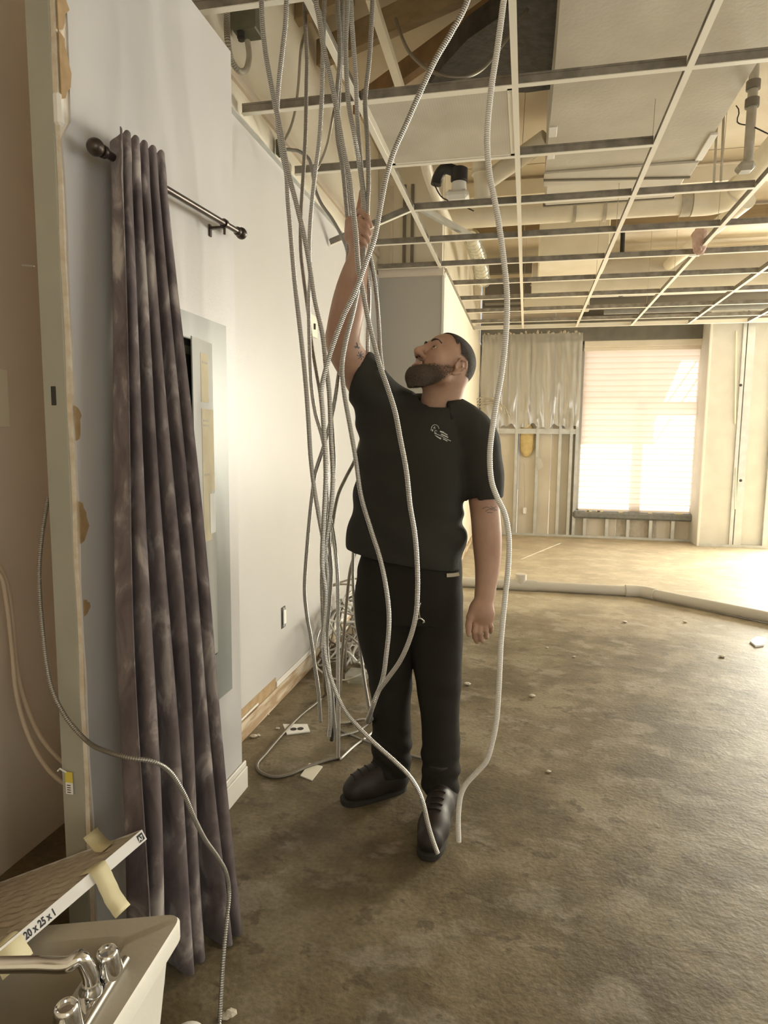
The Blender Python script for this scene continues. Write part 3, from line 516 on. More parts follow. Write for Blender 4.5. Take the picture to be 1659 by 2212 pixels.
# right wall with the shopfront windows that light the room, back wall with an added window for the fill lamp
def wall_with_window(name, label, wname, axis, c, u0, u1, w0, w1, z0, z1, th, mull):
    e = empty(name, (c,0,0) if axis == 'x' else (0,c,0), label, None); e['kind'] = 'structure'
    def bx(a0, a1, zz0, zz1, nm, m, d0=0, d1=th, par=e):
        if axis == 'x': MB().box((c+d0, a0, zz0), (c+d1, a1, zz1)).build(nm, m, par)
        else: MB().box((a0, c+d0, zz0), (a1, c+d1, zz1)).build(nm, m, par)
    bx(u0, w0, 0, Z_DECK, 'panel', MT['wall_cream']); bx(w1, u1, 0, Z_DECK, 'panel', MT['wall_cream']); bx(w0, w1, 0, z0, 'panel', MT['wall_cream']); bx(w0, w1, z1, Z_DECK, 'panel', MT['wall_cream'])
    w = empty(wname, ORIG[e.name], label.split(' wall')[0]+' shopfront window', None); w['kind'] = 'structure'
    n = mull
    for k in range(n+1):
        x = w0+(w1-w0)*k/n; bx(x-0.025, x+0.025, z0, z1, 'mullion', MT['alu'], 0.02, 0.08, w)
    bx(w0, w1, z0, z0+0.05, 'rail', MT['alu'], 0.02, 0.08, w); bx(w0, w1, z1-0.05, z1, 'rail', MT['alu'], 0.02, 0.08, w)
    for k in range(n):
        a, d = w0+(w1-w0)*k/n+0.025, w0+(w1-w0)*(k+1)/n-0.025; bx(a, d, z0+0.05, z1-0.05, 'pane', MT['glass'], 0.045, 0.051, w)
wall_with_window('wall_right', 'right hand wall', 'window_2', 'x', 5.0, -2.4, 9.6, 1.5, 5.3, 0.6, 2.6, 0.1, 2)
wall_with_window('wall_back', 'unseen back wall', 'added_window_back', 'y', -2.1, -1.6, 5.1, 1.3, 3.9, 0.6, 2.6, -0.1, 2)
struct(MB().box((-6, 9.75, -0.4), (12, 20, -0.14)).build('ground', MT['ground']), 'pale paving outside the far window')

# ================================================================== SUSPENDED GRID
CELL, YS, X0, Y0 = 0.6096, 0.62306, -0.0853, 7.6275
XI = lambda i: X0+CELL*i
YJ = lambda j: Y0-YS*j
gr = empty('suspension_grid', (1, 5, Z_GRID), 'open suspended ceiling grid of cream tees with empty cells', 'ceiling grid')
def tee(a, c, name, tilt=0):
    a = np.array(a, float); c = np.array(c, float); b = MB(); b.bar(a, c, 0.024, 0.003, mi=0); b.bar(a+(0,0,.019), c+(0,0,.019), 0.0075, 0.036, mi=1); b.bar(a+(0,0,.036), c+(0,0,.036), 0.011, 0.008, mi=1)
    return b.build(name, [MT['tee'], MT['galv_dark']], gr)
YP = 8.06
for i in range(-1, 9):
    y0, y1 = {-1: (1.75, Y_RETURN-0.03)}.get(i, (1.1, YP)); tee((XI(i), y0, Z_GRID), (XI(i), y1, Z_GRID), 'main_tee')
rows = {0: range(-1, 8), 1: range(-1, 8), 2: range(-1, 8), 3: range(-1, 8), 4: range(-1, 8), 5: range(-1, 8), 6: range(-1, 2), 7: range(-1, 1), 8: range(-1, 4)}
for j, rr in rows.items():
    for i in rr:
        x0 = XI(i)+0.012 if (i > -1 or j >= 4) else X_BRIGHT+0.002
        tee((x0, YJ(j), Z_GRID), (XI(i+1)-0.012, YJ(j), Z_GRID), 'cross_tee')
for j in (4, 5, 7, 8, 9): tee((X_LEFT+0.003, YJ(j), Z_GRID), (XI(-1)-0.012, YJ(j), Z_GRID), 'cross_tee')
tee(at_z(889, 456, Z_GRID), at_x(713, 531, X_LEFT+0.01), 'cross_tee')
b = MB(); b.box((X_BRIGHT, YP-0.012, Z_GRID-0.002), (5.0, YP+0.012, Z_GRID+0.002)).box((X_BRIGHT, YP+0.010, Z_GRID), (5.0, YP+0.012, Z_GRID+0.045)); b.build('wall_angle', MT['tee'], gr)
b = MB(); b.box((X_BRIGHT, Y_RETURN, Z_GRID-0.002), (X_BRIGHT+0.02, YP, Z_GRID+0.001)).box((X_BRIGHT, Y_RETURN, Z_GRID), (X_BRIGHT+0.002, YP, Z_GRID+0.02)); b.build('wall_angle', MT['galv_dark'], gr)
for (i, j) in ((0,6),(1,5),(2,5),(0,3),(1,3),(2,3),(1,7),(3,4),(0,1),(2,1)):
    MB().tube([(XI(i), YJ(j)+0.1, Z_GRID+0.04), (XI(i)+0.02, YJ(j)+0.12, Z_DECK)], 0.0016, 5).build('hanger_wire', MT['wire_tan'], gr)
lt = at_z(903, 452, Z_GRID+0.05); lt2 = at_z(1022, 517, Z_GRID+0.05)
b = MB(); b.bar(lt, lt2, 0.03, 0.004, mi=0); b.bar(lt+(0,0,.02), lt2+(0,0,.02), 0.004, 0.04, mi=0)
tag(b.build('loose_tee', MT['galv']), 'loose bright metal tee lying across the grid above the gray wall', 'ceiling tee')
# return air grille sitting in the grid
g = empty('return_air_grille', ((XI(-1)+XI(0))/2, (YJ(8)+YJ(7))/2, Z_GRID), 'square perforated return air grille in the ceiling grid', 'air grille')
MB().box((XI(-1)+0.016, YJ(8)+0.016, Z_GRID+0.003), (XI(0)-0.016, YJ(7)-0.016, Z_GRID+0.006)).build('perforated_face', MT['perf'], g)
b = MB()
for lo, hi in (((XI(-1)+.012, YJ(8)+.012), (XI(0)-.012, YJ(8)+.03)), ((XI(-1)+.012, YJ(7)-.03), (XI(0)-.012, YJ(7)-.012)), ((XI(-1)+.012, YJ(8)+.012), (XI(-1)+.03, YJ(7)-.012)), ((XI(0)-.03, YJ(8)+.012), (XI(0)-.012, YJ(7)-.012))):
    b.box((*lo, Z_GRID+0.002), (*hi, Z_GRID+0.012))
b.build('frame', MT['tee'], g)
MB().box((XI(-1)+0.10, YJ(8)+0.10, Z_GRID+0.02), (XI(0)-0.10, YJ(7)-0.10, Z_GRID+0.06)).build('boot', MT['duct'], g)

# ================================================================== DUCTS AND PIPES ABOVE THE GRID
d = empty('air_duct', (0.47, 3, 2.9), 'big dusty wrapped supply duct over the right of the grid', 'duct')
pb = [(0.068, 1.2), (0.066, 3.2), (0.055, 4.16), (0.885, 4.27), (0.885, 3.2), (0.89, 1.2)]
MB().prism([(x, y, 2.90) for x, y in pb], (0, 0, 0.42)).build('trunk', MT['duct'], d)
MB().box((0.050, 4.10, 2.885), (0.892, 4.30, 2.90), 0.004).build('flange', MT['duct'], d)
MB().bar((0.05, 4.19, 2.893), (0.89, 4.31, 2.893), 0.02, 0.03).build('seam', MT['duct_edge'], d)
for (y, z) in ((3.55, 2.899), (3.80, 2.899)): MB().box((0.06, y, z-0.004), (0.10, y+0.13 if y > 3.6 else y+0.11, z+0.06), 0.002).build('tape_patch', MT['tape_white'], d)
MB().box((0.868, 3.78, 2.892), (0.905, 4.10, 2.902), 0.002).build('tape_strip', MT['tape_white'], d)
MB().bar((0.90, 1.25, 2.93), (0.89, 3.4, 2.93), 0.004, 0.006).build('edge_wire', MT['wire_tan'], d)
d2 = empty('air_duct', (0.5, 4.7, 3.05), 'shorter stepped duct box behind the big duct', 'duct')
MB().box((0.07, 4.36, 2.99), (0.93, 4.95, 3.40), 0.01).build('box', MT['duct'], d2)
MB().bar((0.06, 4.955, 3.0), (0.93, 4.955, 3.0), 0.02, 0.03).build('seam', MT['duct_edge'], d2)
q = at_y(1222, 335+78, 4.95); MB().box((q[0]-0.02, 4.93, q[2]-0.012), (q[0]+0.03, 4.99, q[2]+0.012), 0.004).build('bracket', MT['iron'], d2)
a = at_y(1165, 525, 6.2); c = at_y(1318, 515, 6.2)
tag(MB().box((a[0], 6.2, 2.93), (c[0], 6.9, 3.30), 0.01).build('air_duct', MT['duct_light']), 'pale flat duct lit cream behind the horizontal pipe', 'duct')
a = at_y(1150, 578, 7.0); c = at_y(1345, 578, 7.0)
tag(MB().tube(smooth_path([(a[0], 7.35, 3.05), (4.9, 7.45, 3.06)], .2), 0.20, 24).build('round_duct', MT['duct'], smooth=60), 'long round duct running along the far ceiling', 'duct')
a = at_y(1132, 645, 7.9); c = at_y(1272, 672, 7.9)
tag(MB().box((a[0], 7.86, c[2]), (c[0], 7.94, a[2]+0.03), 0.004).build('bulkhead_panel', MT['wall_cream']), 'cream bulkhead board low in the far grid cells', 'panel')
a = at_y(1050, 590, 8.2); c = at_y(1158, 590, 8.2)
tag(MB().box((-0.55, 8.15, 2.98), (c[0], 8.3, 3.24)).build('louver_box', MT['steel_dark']), 'dark metal box above the far left cells', 'duct')
p = at_y(1232, 640, 8.4); p2 = at_y(1700, 622, 8.4)
tag(MB().tube([p, p2+(0.6,0,0)], 0.028, 14).build('bright_pipe', MT['chrome_pipe'], smooth=60), 'shiny straight pipe near the far wall ceiling', 'pipe')
for k, (yy, zz) in enumerate(((8.75, 2.92), (8.62, 2.80))):
    tag(MB().box((0.9, yy, zz), (5.0, yy+0.06, zz+0.07)).build('strut_rail', MT['steel_dark'] if k else MT['galv']), ('dark strut rail' if k else 'pale strut rail')+' over the far wall window', 'rail')
q = at_y(1225, 612, 7.98); V, F = ball_vf((0,0,0), 1, 26, 14); V = V*np.array([.36,.10,.085]); V *= (1+.20*RNG.random(len(V)))[:, None]
tag(obj('insulation_roll', V+q, F, MT['batt'], smooth=True), 'rumpled pale insulation lying on the cream bulkhead board', 'insulation')
# horizontal white pipe, elbow and branch toward the camera
yp = 5.5
pa = at_y(790, 488, yp); pbb = at_y(1500, 437, yp); zc = (pa[2]+pbb[2])/2
p1 = empty('pvc_pipe', (0, yp, zc), 'thick white pipe crossing the ceiling space left to right', 'pipe')
MB().tube([(pa[0], yp, zc), (pbb[0], yp, zc+0.01)], 0.082, 20).build('run', MT['pvc'], p1, 60)
cn = np.array([pbb[0], yp, zc+0.01])
MB().tube(smooth_path([cn-(0.02,0,0), cn+(0.12,-0.01,0), cn+(0.22,-0.10,0.0), cn+(0.25,-0.24,0)], .03), 0.098, 20).build('elbow', MT['pvc'], p1, 60)
MB().tube([cn-(0.10,0,0), cn-(0.03,0,0)], 0.096, 20).build('coupling', MT['pipe_gray'], p1, 60)
MB().tube([cn+(0.25,-0.20,0), cn+(0.27,-3.2,0.0)], 0.082, 20).build('branch', MT['pvc'], p1, 60)
for px in (1240, 1305, 905):
    x = at_y(px, 470, yp)[0]; MB().tube([(x, yp, zc), (x, yp, Z_DECK)], 0.004, 6).build('hanger_rod', MT['wire_tan'], p1); MB().tube([(x-0.012, yp, zc), (x+0.012, yp, zc)], 0.088, 20).build('hanger_clamp', MT['pipe_gray'], p1, 60)
a = at_y(1548, 488, 5.9); c = at_y(1383, 622, 8.3)
tag(MB().tube([a+(a-c)*0.25, c], 0.055, 16).build('pvc_pipe', MT['pvc'], smooth=60), 'slanting white pipe behind the right grid runners', 'pipe')
v0 = at_y(1040, 345, 4.6); v1 = at_y(1046, 432, 4.75)
pv = empty('vent_pipe', v1, 'stubby white vertical pipe with collars behind the grille', 'pipe')
MB().tube([v0+(0,0,.55), v0, v1], 0.062, 18).build('run', MT['pvc'], pv, 60)
for t in (0.3, 1.0): MB().tube([v0+(v1-v0)*t+(0,0,.018), v0+(v1-v0)*t-(0,0,.018)], 0.072, 18).build('collar', MT['pvc'], pv, 60)
a = at_y(1060, 385, 4.6); c = at_y(1180, 300, 4.4); MB().tube([a, c], 0.058, 16).build('branch', MT['pvc'], pv, 60)
tag(MB().tube(smooth_path([at_y(918, 345, 4.2), at_y(925, 375, 4.3), at_y(945, 430, 4.6), at_y(968, 480, 5.0)], .05), 0.035, 14).build('pvc_pipe', MT['pvc'], smooth=60), 'thin white pipe slanting down left of the vent pipe', 'pipe')
cm = at_y(992, 385, 4.0)
cc = empty('ceiling_speaker', cm-(0,0,.12), 'small black and white canister hanging behind the grille', 'canister')
MB().lathe(cm+(0,0,.06), (0,0,-1), [(0,.035),(.01,.05),(.075,.05),(.08,.042)], 18).build('body', MT['iron'], cc, 50)
MB().lathe(cm+(0,0,-.025), (0,0,-1), [(0,.042),(.05,.046),(.055,.055)], 18).build('neck', MT['tape_white'], cc, 50)
MB().box(cm+(-.075,-.06,-.13), cm+(.06,.05,-.075), 0.02).build('base_plate', MT['tape_white'], cc)
MB().tube(smooth_path([cm+(-.02,0,.04), cm+(-.09,0,.06), cm+(-.13,.02,.02), cm+(-.14,.02,-.02)], .02), 0.032, 12).build('elbow', MT['iron'], cc, 60)
tag(MB().tube(smooth_path([cm+(-.15,.0,-.02), cm+(-.1,0,-.10), cm+(0.0,-.02,-.15), cm+(.09,0,-.19)], .02), 0.004, 6).build('wire', MT['wire'], smooth=True), 'thin dark wire looping under the small canister', 'wire')
# gray riser at top right with fittings and tracing wire
r0 = at_y(1623, 185, 3.4); r1 = at_y(1617, 335, 3.4)
rp = empty('riser_pipe', r1, 'weathered vertical riser pipe in the upper right corner', 'pipe')
MB().tube([(r1[0], 3.4, Z_DECK), (r1[0], 3.4, r1[2]-0.05)], 0.021, 14).build('run', MT['pipe_gray'], rp, 60)
for zz in (r0[2], r0[2]-0.075): MB().tube([(r1[0], 3.4, zz+.018), (r1[0], 3.4, zz-.018)], 0.030, 16).build('collar', MT['duct_edge'], rp, 60)
MB().box((r1[0]-0.045, 3.37, r1[2]-0.07), (r1[0]+0.03, 3.45, r1[2]-0.03), 0.015).build('tee_fitting', MT['pipe_gray'], rp)
tag(MB().tube(smooth_path([at_y(1590,228,3.5), at_y(1597,240,3.5), at_y(1592,262,3.5), at_y(1625,273,3.4), at_y(1665,292,3.3)], .02), 0.003, 6).build('wire', MT['wire'], smooth=True), 'thin dark wire bent beside the riser pipe', 'wire')
for (px_, p0, p1_, sd) in ((1557, 290, 392, 'right'), (1542, 338, 395, 'left')):
    tag(MB().tube([at_y(px_, p0, 4.6)+(0,0,.7), at_y(px_, p1_, 4.6)], 0.008, 8).build('threaded_rod', MT['pipe_gray']), sd+' of two thin threaded rods hanging right of the big duct', 'rod', 'threaded rods by the big duct')
# plastic wrapped pipe above the bright wall
w0 = at_y(1018, 512, 5.6); w1 = at_y(1044, 608, 6.6)
pw = empty('wrapped_pipe', w1, 'clear plastic wrapped pipe hanging above the bright wall', 'pipe')
MB().tube(smooth_path([w0, (w0+w1)/2+(0.01,0,.02), w1], .04), 0.05, 14).build('pipe', MT['pvc'], pw, 60)
pp = smooth_path([w0, (w0+w1)/2+(0.01,0,.02), w1], .02); MB().tube(pp, [0.062+0.010*math.sin(k*1.7)+0.006*random.random() for k in range(len(pp))], 14, cap=False).build('plastic_wrap', MT['clear_wrap'], pw, True)
tag(MB().tube([at_y(1343,545,7.6)+(0,0,.35), at_y(1341,640,7.6)], 0.024, 12).build('iron_pipe', MT['iron'], smooth=60), 'black vertical iron pipe among the far tees', 'pipe')
tag(MB().bar(at_y(1385,552,7.4), at_y(1500,588,7.9), 0.03, 0.05).build('brace_bar', MT['steel_dark']), 'dark slanting brace bar behind the right runners', 'bar')
# pink insulation tuft caught on the grid
tp = at_z(1512, 515, Z_GRID+0.06); V, F = ball_vf((0,0,0), 1, 18, 12); V = V*np.array([.045,.05,.085]); V *= (1+0.28*np.sin(V*70).sum(1)*0.33+0.25*RNG.random(len(V)))[:, None]
tag(obj('insulation_tuft', V+tp, F, MT['pinkfluff']), 'pink tuft of insulation caught on a grid runner', 'insulation')
tag(MB().box(at_z(1502,553,Z_GRID-0.006)-(.04,.015,.0), at_z(1502,553,Z_GRID-0.006)+(.03,.02,.006), .002).build('tape_scrap', MT['tape_white']), 'white tape scrap stuck under the pink tuft', 'tape')
# black insulation sheet overhead
bz = 3.16
pl = [(925,185),(960,140),(1010,85),(1075,40),(1125,-20),(1222,-20),(1220,60),(1214,190),(1140,200),(1010,200)]
P = [at_z(x, y, bz) for x, y in pl]
tag(MB().prism(P, (0, 0, 0.10)).build('black_insulation', MT['black_foil']), 'torn sheet of black insulation hanging over the grid', 'insulation')
# dull green junction box with its conduit loop, top left
jb0 = at_z(535, 55, 2.95); jx = empty('junction_box', jb0-(0,0,.06), 'dull green metal box hung above the curtain wall', 'junction box')
MB().box(jb0-(.050,.045,.035), jb0+(.050,.045,.075), 0.005).build('box', MT['green_box'], jx)
MB().lathe(jb0+(-.02,-.02,-.035), (0,0,-1), [(0,.016),(.02,.016),(.02,.012),(.03,.012)], 12).build('connector', MT['iron'], jx, 50)

# ================================================================== FAR WALL: PLASTIC SHEET, INSULATION, SCRAPS
sx0, sx1 = X_BRIGHT+0.02, WX0-0.03; zt_, zb_ = at_y(1150, 722, Y_FAR)[2], at_y(1150, 922, Y_FAR)[2]
for k, (x0, x1) in enumerate(((sx0, -0.29), (-0.27, 0.02), (0.04, 0.33), (0.35, sx1))):
    V, F = [], []; nu, nv = 9, 12
    for j in range(nv+1):
        for i in range(nu+1):
            V.append((x0+(x1-x0)*i/nu, Y_FAR+0.025+0.02*RNG.random(), zb_+0.05+(zt_-zb_-0.03)*j/nv+(0.05*RNG.random() if j == nv else 0)))
    F = [[j*(nu+1)+i, j*(nu+1)+i+1, (j+1)*(nu+1)+i+1, (j+1)*(nu+1)+i] for j in range(nv) for i in range(nu)]
    n0 = len(V); V += [(x, Y_FAR+0.095, z) for x, y, z in V]; F += [[f[3]+n0, f[2]+n0, f[1]+n0, f[0]+n0] for f in F]
    tag(obj('insulation_batt', V, F, MT['batt'], smooth=True), ['first', 'second', 'third', 'fourth'][k]+' insulation batt from the left behind the plastic sheet', 'insulation', 'wall insulation batts')
for k in range(26):
    x = sx0+0.03+(sx1-sx0-0.06)*k/25; V, F = ball_vf((0,0,0), 1, 9, 6); V = V*np.array([.035,.03,.03+.02*random.random()])*(1+0.35*RNG.random(len(V)))[:, None]
    if k == 0: bf = []; bn = 0
    bf.append((V+(x, Y_FAR+0.01, zt_+0.015*math.sin(k*1.9)), F))
mbf = MB(); [mbf.add(v, f) for v, f in bf]
tag(mbf.build('insulation_fringe', MT['batt']), 'ragged dirty fringe of insulation along the sheet top', 'insulation', None, 'stuff')
nu, nv = 70, 40; V = []
for j in range(nv+1):
    v = j/nv
    for i in range(nu+1):
        u = i/nu; x = sx0+(sx1-sx0)*u
        fold = 0.003*math.sin(u*41+2*math.sin(v*3))+0.003*math.sin(u*93+v*5)+0.014*abs(math.sin(u*15+v*1.7))**6+0.010*abs(math.sin(u*23-v*3.1+1))**10*(1-v)
        V.append((x+0.008*math.sin(v*9+u*12), Y_FAR-0.032-fold, zb_+(zt_-zb_)*v+(0.03*math.sin(u*26)+0.022*math.sin(u*61))*(1-v)**3))
F = [[j*(nu+1)+i, j*(nu+1)+i+1, (j+1)*(nu+1)+i+1, (j+1)*(nu+1)+i] for j in range(nv) for i in range(nu)]
tag(obj('plastic_sheet', V, F, MT['sheet'], smooth=True), 'creased clear plastic sheet stapled over insulation left of the window', 'plastic sheet')
q = at_y(1138, 950, Y_FAR+0.06)
V, F = ball_vf((0,0,0), 1, 18, 12); V = V*np.array([.105,.03,.23]); V[:,0] = np.clip(V[:,0], -.09, .09); V *= (1+0.10*RNG.random(len(V)))[:, None]
tag(obj('foam_patch', V+q, F, MT['foam'], smooth=True), 'yellow foam patch between studs under the plastic sheet', 'foam')
a = at_y(1132, 1000, Y_FAR+0.05); c = at_y(1133, 1102, Y_FAR+0.05)
tag(MB().tube(smooth_path([a, (a+c)/2+(.004,0,0), c], .05), 0.003, 6).build('wire', MT['wire_tan']), 'thin wire dangling below the yellow foam patch', 'wire')
tag(MB().box(c-(.03,.02,.06), c+(.03,.02,.04), .015).build('paper_scrap', MT['paper_white']), 'crumpled paper scrap at the end of the dangling wire', 'scrap')
q = at_y(1163, 1000, Y_FAR-0.01); tag(MB().prism([q+(-.03,0,.09), q+(.05,0,.04), q+(.07,0,-.05), q+(-.01,0,-.11), q+(-.03,0,-.02)], (0,-.004,0)).build('plastic_scrap', MT['sheet']), 'torn plastic shred hanging on a stud below the sheet', 'scrap')
# coil of cable on the far left corner
cq = at_y(1050, 885, 8.9)
for k in range(4):
    P = []
    for t in np.linspace(0, 1, 26):
        an = math.pi*(1.02-0.98*t)+0.1*k; R = 0.20+0.035*k; P.append(cq+np.array([math.cos(an)*R+0.02*k, -0.05+0.05*k, math.sin(an)*R*0.85-0.06*k-0.25*max(0, t-.85)]))
    P.insert(0, P[0]-np.array([0, 0, 0.30+.05*k]))
    tag(MB().tube(smooth_path(P, .03), 0.009, 8).build('wall_cable', MT['pipe_gray'], smooth=60), 'looped gray cable in the far left corner beside the plastic sheet', 'cable', 'looped cables in the far corner')
# PVC pipe along the floor
f0, f1, f2, f3 = at_z(960,1254,.05), at_z(1125,1262,.05), at_z(1385,1277,.05), at_z(1700,1340,.05)
for f in (f0, f1, f2, f3): f[2] = 0.046
f0[1] = f1[1] = f2[1]
fp = empty('floor_pipe', (f2[0], f2[1], 0), 'gray plastic pipe bent across the floor toward the right', 'pipe')
MB().tube([f0-(0.4,0,0), f2], 0.044, 18).build('left_run', MT['pvc_gray'], fp, 60)
MB().tube([f2, f3+(f3-f2)*0.6], 0.044, 18).build('right_run', MT['pvc_gray'], fp, 60)
dd = (f3-f2)/np.linalg.norm(f3-f2)
MB().tube(smooth_path([f2-(.13,0,0), f2, f2+dd*.13], .03), 0.053, 18).build('elbow', MT['pvc_gray'], fp, 60)
MB().tube([f1-(.14,0,0), f1+(.14,0,0)], 0.053, 18).build('tee_fitting', MT['pvc_gray'], fp, 60)
MB().tube([f1, f1+(0,0,.10)], 0.050, 16).build('stub', MT['pvc_gray'], fp, 60)

# ================================================================== CURTAIN, ROD, ELECTRICAL PANEL
XR = -0.962
ra, rb = at_x(222, 327, XR), at_x(514, 500, XR); rz = (ra[2]+rb[2])/2; ra[2] = rb[2] = rz
ra = at_x(222, 327, XR); rb = at_x(514, 500, XR)
rod = empty('curtain_rod', (XR, 1.7, rz), 'dark bronze curtain rod with ball finials on the lilac wall', 'curtain rod')
dr = (rb-ra)/np.linalg.norm(rb-ra)
MB().tube([ra, rb], 0.0095, 12).build('pole', MT['bronze'], rod, 60)
for p, s in ((ra, -1), (rb, 1)):
    f = MB(); f.ball(p+dr*s*0.026, 0.0195, 18, 12); f.lathe(p-dr*s*0.012, dr*s, [(0,.011),(.006,.0145),(.012,.0145),(.016,.011),(.02,.015)], 16); f.build('finial', MT['bronze'], rod, 50)
for p, t in ((ra, 0.15), (rb, -0.10)):
    q = p+dr*t; f = MB(); f.bar(q-(0,0,.012), (X_PART+0.004, q[1], q[2]-0.012), 0.012, 0.008); f.box((X_PART, q[1]-0.008, q[2]-0.038), (X_PART+0.005, q[1]+0.008, q[2]), 0.002)
    f.lathe(q-dr*0.006, dr, [(0,.014),(.012,.014)], 14); f.bar(q-(0,0,.014), q-(0,0,.034), .006, .006, up=(0,1,0)); f.build('bracket', MT['bronze'], rod)
nu, nv = 190, 44; V = []
T0, T1, B0, B1 = at_x(247, 290, -0.955), at_x(347, 345, -0.955), np.array([-0.862,1.225,0.012]), np.array([-0.745,1.545,0.012])
T0[2] = max(T0[2], ra[2]+0.035); 
for j in range(nv+1):
    v = j/nv
    for i in range(nu+1):
        u = i/nu
        P = (T0+(T1-T0)*u)*(1-v)+(B0+(B1-B0)*u)*v
        ph = 2*math.pi*(5.5*u+0.10*math.sin(3*v+4*u)); amp = 0.022+0.036*v
        w = math.copysign(abs(math.cos(ph))**0.7, math.cos(ph))+0.18*v*math.cos(0.5*ph+6*v)
        if v < 0.035: amp *= 1.15
        nrm = np.array([0.93, -0.36, 0.0])
        P = P+nrm*(amp*w+0.010*math.sin(9*v+5*u)*v)+np.array([0, 0.010*math.sin(ph*0.5+2)*v+0.006*math.sin(2*ph), 0])
        P[2] += (0.012*math.cos(ph+0.4) if v == 0 else 0)
        if j == nv: P[2] = 0.006+0.03*max(0, math.sin(5*u+1.2))
        V.append(P)
F = [[j*(nu+1)+i, (j+1)*(nu+1)+i, (j+1)*(nu+1)+i+1, j*(nu+1)+i+1] for j in range(nv) for i in range(nu)]
cu = obj('curtain', V, F, MT['curtain'], smooth=True)
tag(cu, 'mottled purple gray curtain bunched at the near end of the rod', 'curtain')
so = cu.modifiers.new('cloth', 'SOLIDIFY'); so.thickness = 0.0025

ep = empty('electrical_panel', (X_PART, 1.9, 0.44), 'gray flush electrical panel half hidden behind the curtain', 'electrical panel')
ya, yb_, za, zb2 = 1.66, 2.078, 0.435, 1.705; oy0, oy1, oz0, oz1 = 1.70, 1.965, 0.60, 1.625
b = MB(); xf = X_PART+0.010
for lo, hi in (((ya, za), (oy0, zb2)), ((oy1, za), (yb_, zb2)), ((oy0, za), (oy1, oz0)), ((oy0, oz1), (oy1, zb2))):
    b.box((X_PART, lo[0], lo[1]), (xf, hi[0], hi[1]))
b.build('cover_frame', MT['panel'], ep)
MB().box((X_PART+0.0006, oy0, oz0), (X_PART+0.002, oy1, oz1)).build('dark_interior', MT['black'], ep)
MB().box((X_PART+0.002, oy0+0.005, oz1-0.045), (X_PART+0.008, oy1-0.08, oz1-0.02)).build('inner_rail', MT['green_box'], ep)
hx, hy = X_PART+0.012, 1.962; fx, fy = X_PART+0.030, 1.80
dn = np.array([hy-fy, -(hx-fx), 0]); dn = np.array([0.0, 0.0, 0.0]); 
def door_pt(t, z, off=0.0):
    a = np.array([hx, hy, 0]); c = np.array([fx, fy, 0]); d = c-a; nrm = np.array([-d[1], d[0], 0]); nrm /= np.linalg.norm(nrm)
    p = a+d*t+nrm*off; p[2] = z; return p
def door_plate(name, t0, t1, z0, z1, o0, o1, m, par): 
    V = [door_pt(t, z, o) for t in (t0, t1) for z in (z0, z1) for o in (o0, o1)]
    return obj(name, V, [[0,1,3,2],[4,6,7,5],[0,4,5,1],[2,3,7,6],[0,2,6,4],[1,5,7,3]], m, par)
dp = door_plate('panel_door', 0, 1, oz0+0.01, oz1+0.005, 0, 0.004, MT['panel_door'], ep)
door_plate('paper_directory', 0.25, 0.62, 1.44, 1.59, 0.004, 0.0048, MT['paper'], dp)
door_plate('paper_directory', 0.02, 0.62, 1.16, 1.42, 0.004, 0.0050, MT['paper'], dp)
door_plate('paper_directory', 0.20, 0.62, 1.00, 1.16, 0.004, 0.0047, MT['paper'], dp)
door_plate('white_label', 0.02, 0.30, 1.02, 1.15, 0.005, 0.0058, MT['paper_white'], dp)
for z in (1.56, 1.38, 1.365, 1.21): door_plate('faded_print', 0.28, 0.55, z, z+0.006, 0.0050, 0.0054, MT['wire_tan'], dp)

# ================================================================== SINK TUB, FAUCET, FILTER
ZR = 0.38
def lin(a, c, t): return np.array(a)*(1-t)+np.array(c)*t
C0, C1, C2, C3 = np.array([-0.640,1.095]), np.array([-0.600,0.50]), np.array([-1.20,0.40]), np.array([-1.16,0.905])
def rquad(C, r, n=6):
    out = []
    for k in range(4):
        p, a, c = C[k], C[k-1], C[(k+1) % 4]; da = (a-p)/np.linalg.norm(a-p); dc = (c-p)/np.linalg.norm(c-p)
        for i in range(n+1):
            t = i/n; out.append(p+da*r*(1-t)**2+dc*r*t**2)
    return np.array(out)
CC = [C0, C1, C2, C3]; cen = sum(CC)/4
ins = lambda f, ctr=cen: [ctr+(c-ctr)*f for c in CC]
tub = empty('laundry_tub', (cen[0], cen[1], 0), 'white plastic laundry tub on the floor in the near left corner', 'sink')
rings = [(1.0, ZR-0.038, .035), (1.0, ZR-0.004, .035), (0.985, ZR, .035)]
inner = []
# the basin opening leaves a wide faucet ledge along the right rim
def inset(dr_, df, dl, dn_):
    e1 = (C1-C0)/np.linalg.norm(C1-C0); e2 = (C3-C0)/np.linalg.norm(C3-C0)
    return [C0+e2*dr_+e1*df, C1+e2*dr_-e1*dn_, C2-e2*dl-e1*dn_, C3-e2*dl+e1*df]
sec = [(rquad(ins(0.955), .03), 0.34), (rquad(CC, .035), 0.34), (rquad(CC, .035), ZR-0.006), (rquad(ins(0.988), .033), ZR), (rquad(inset(.075,.05,.05,.05), .045), ZR), (rquad(inset(.085,.058,.06,.06), .045), ZR-0.012), (rquad(inset(.11,.09,.10,.10), .06), 0.08), (rquad(inset(.16,.14,.15,.15), .06), 0.06)]
n = len(sec[0][0]); V = []; F = []
for pts, z in sec: V += [(p[0], p[1], z) for p in pts]
for s in range(len(sec)-1):
    for k in range(n): F.append([s*n+k, s*n+(k+1) % n, (s+1)*n+(k+1) % n, (s+1)*n+k][::-1])
F.append([(len(sec)-1)*n+k for k in range(n)])
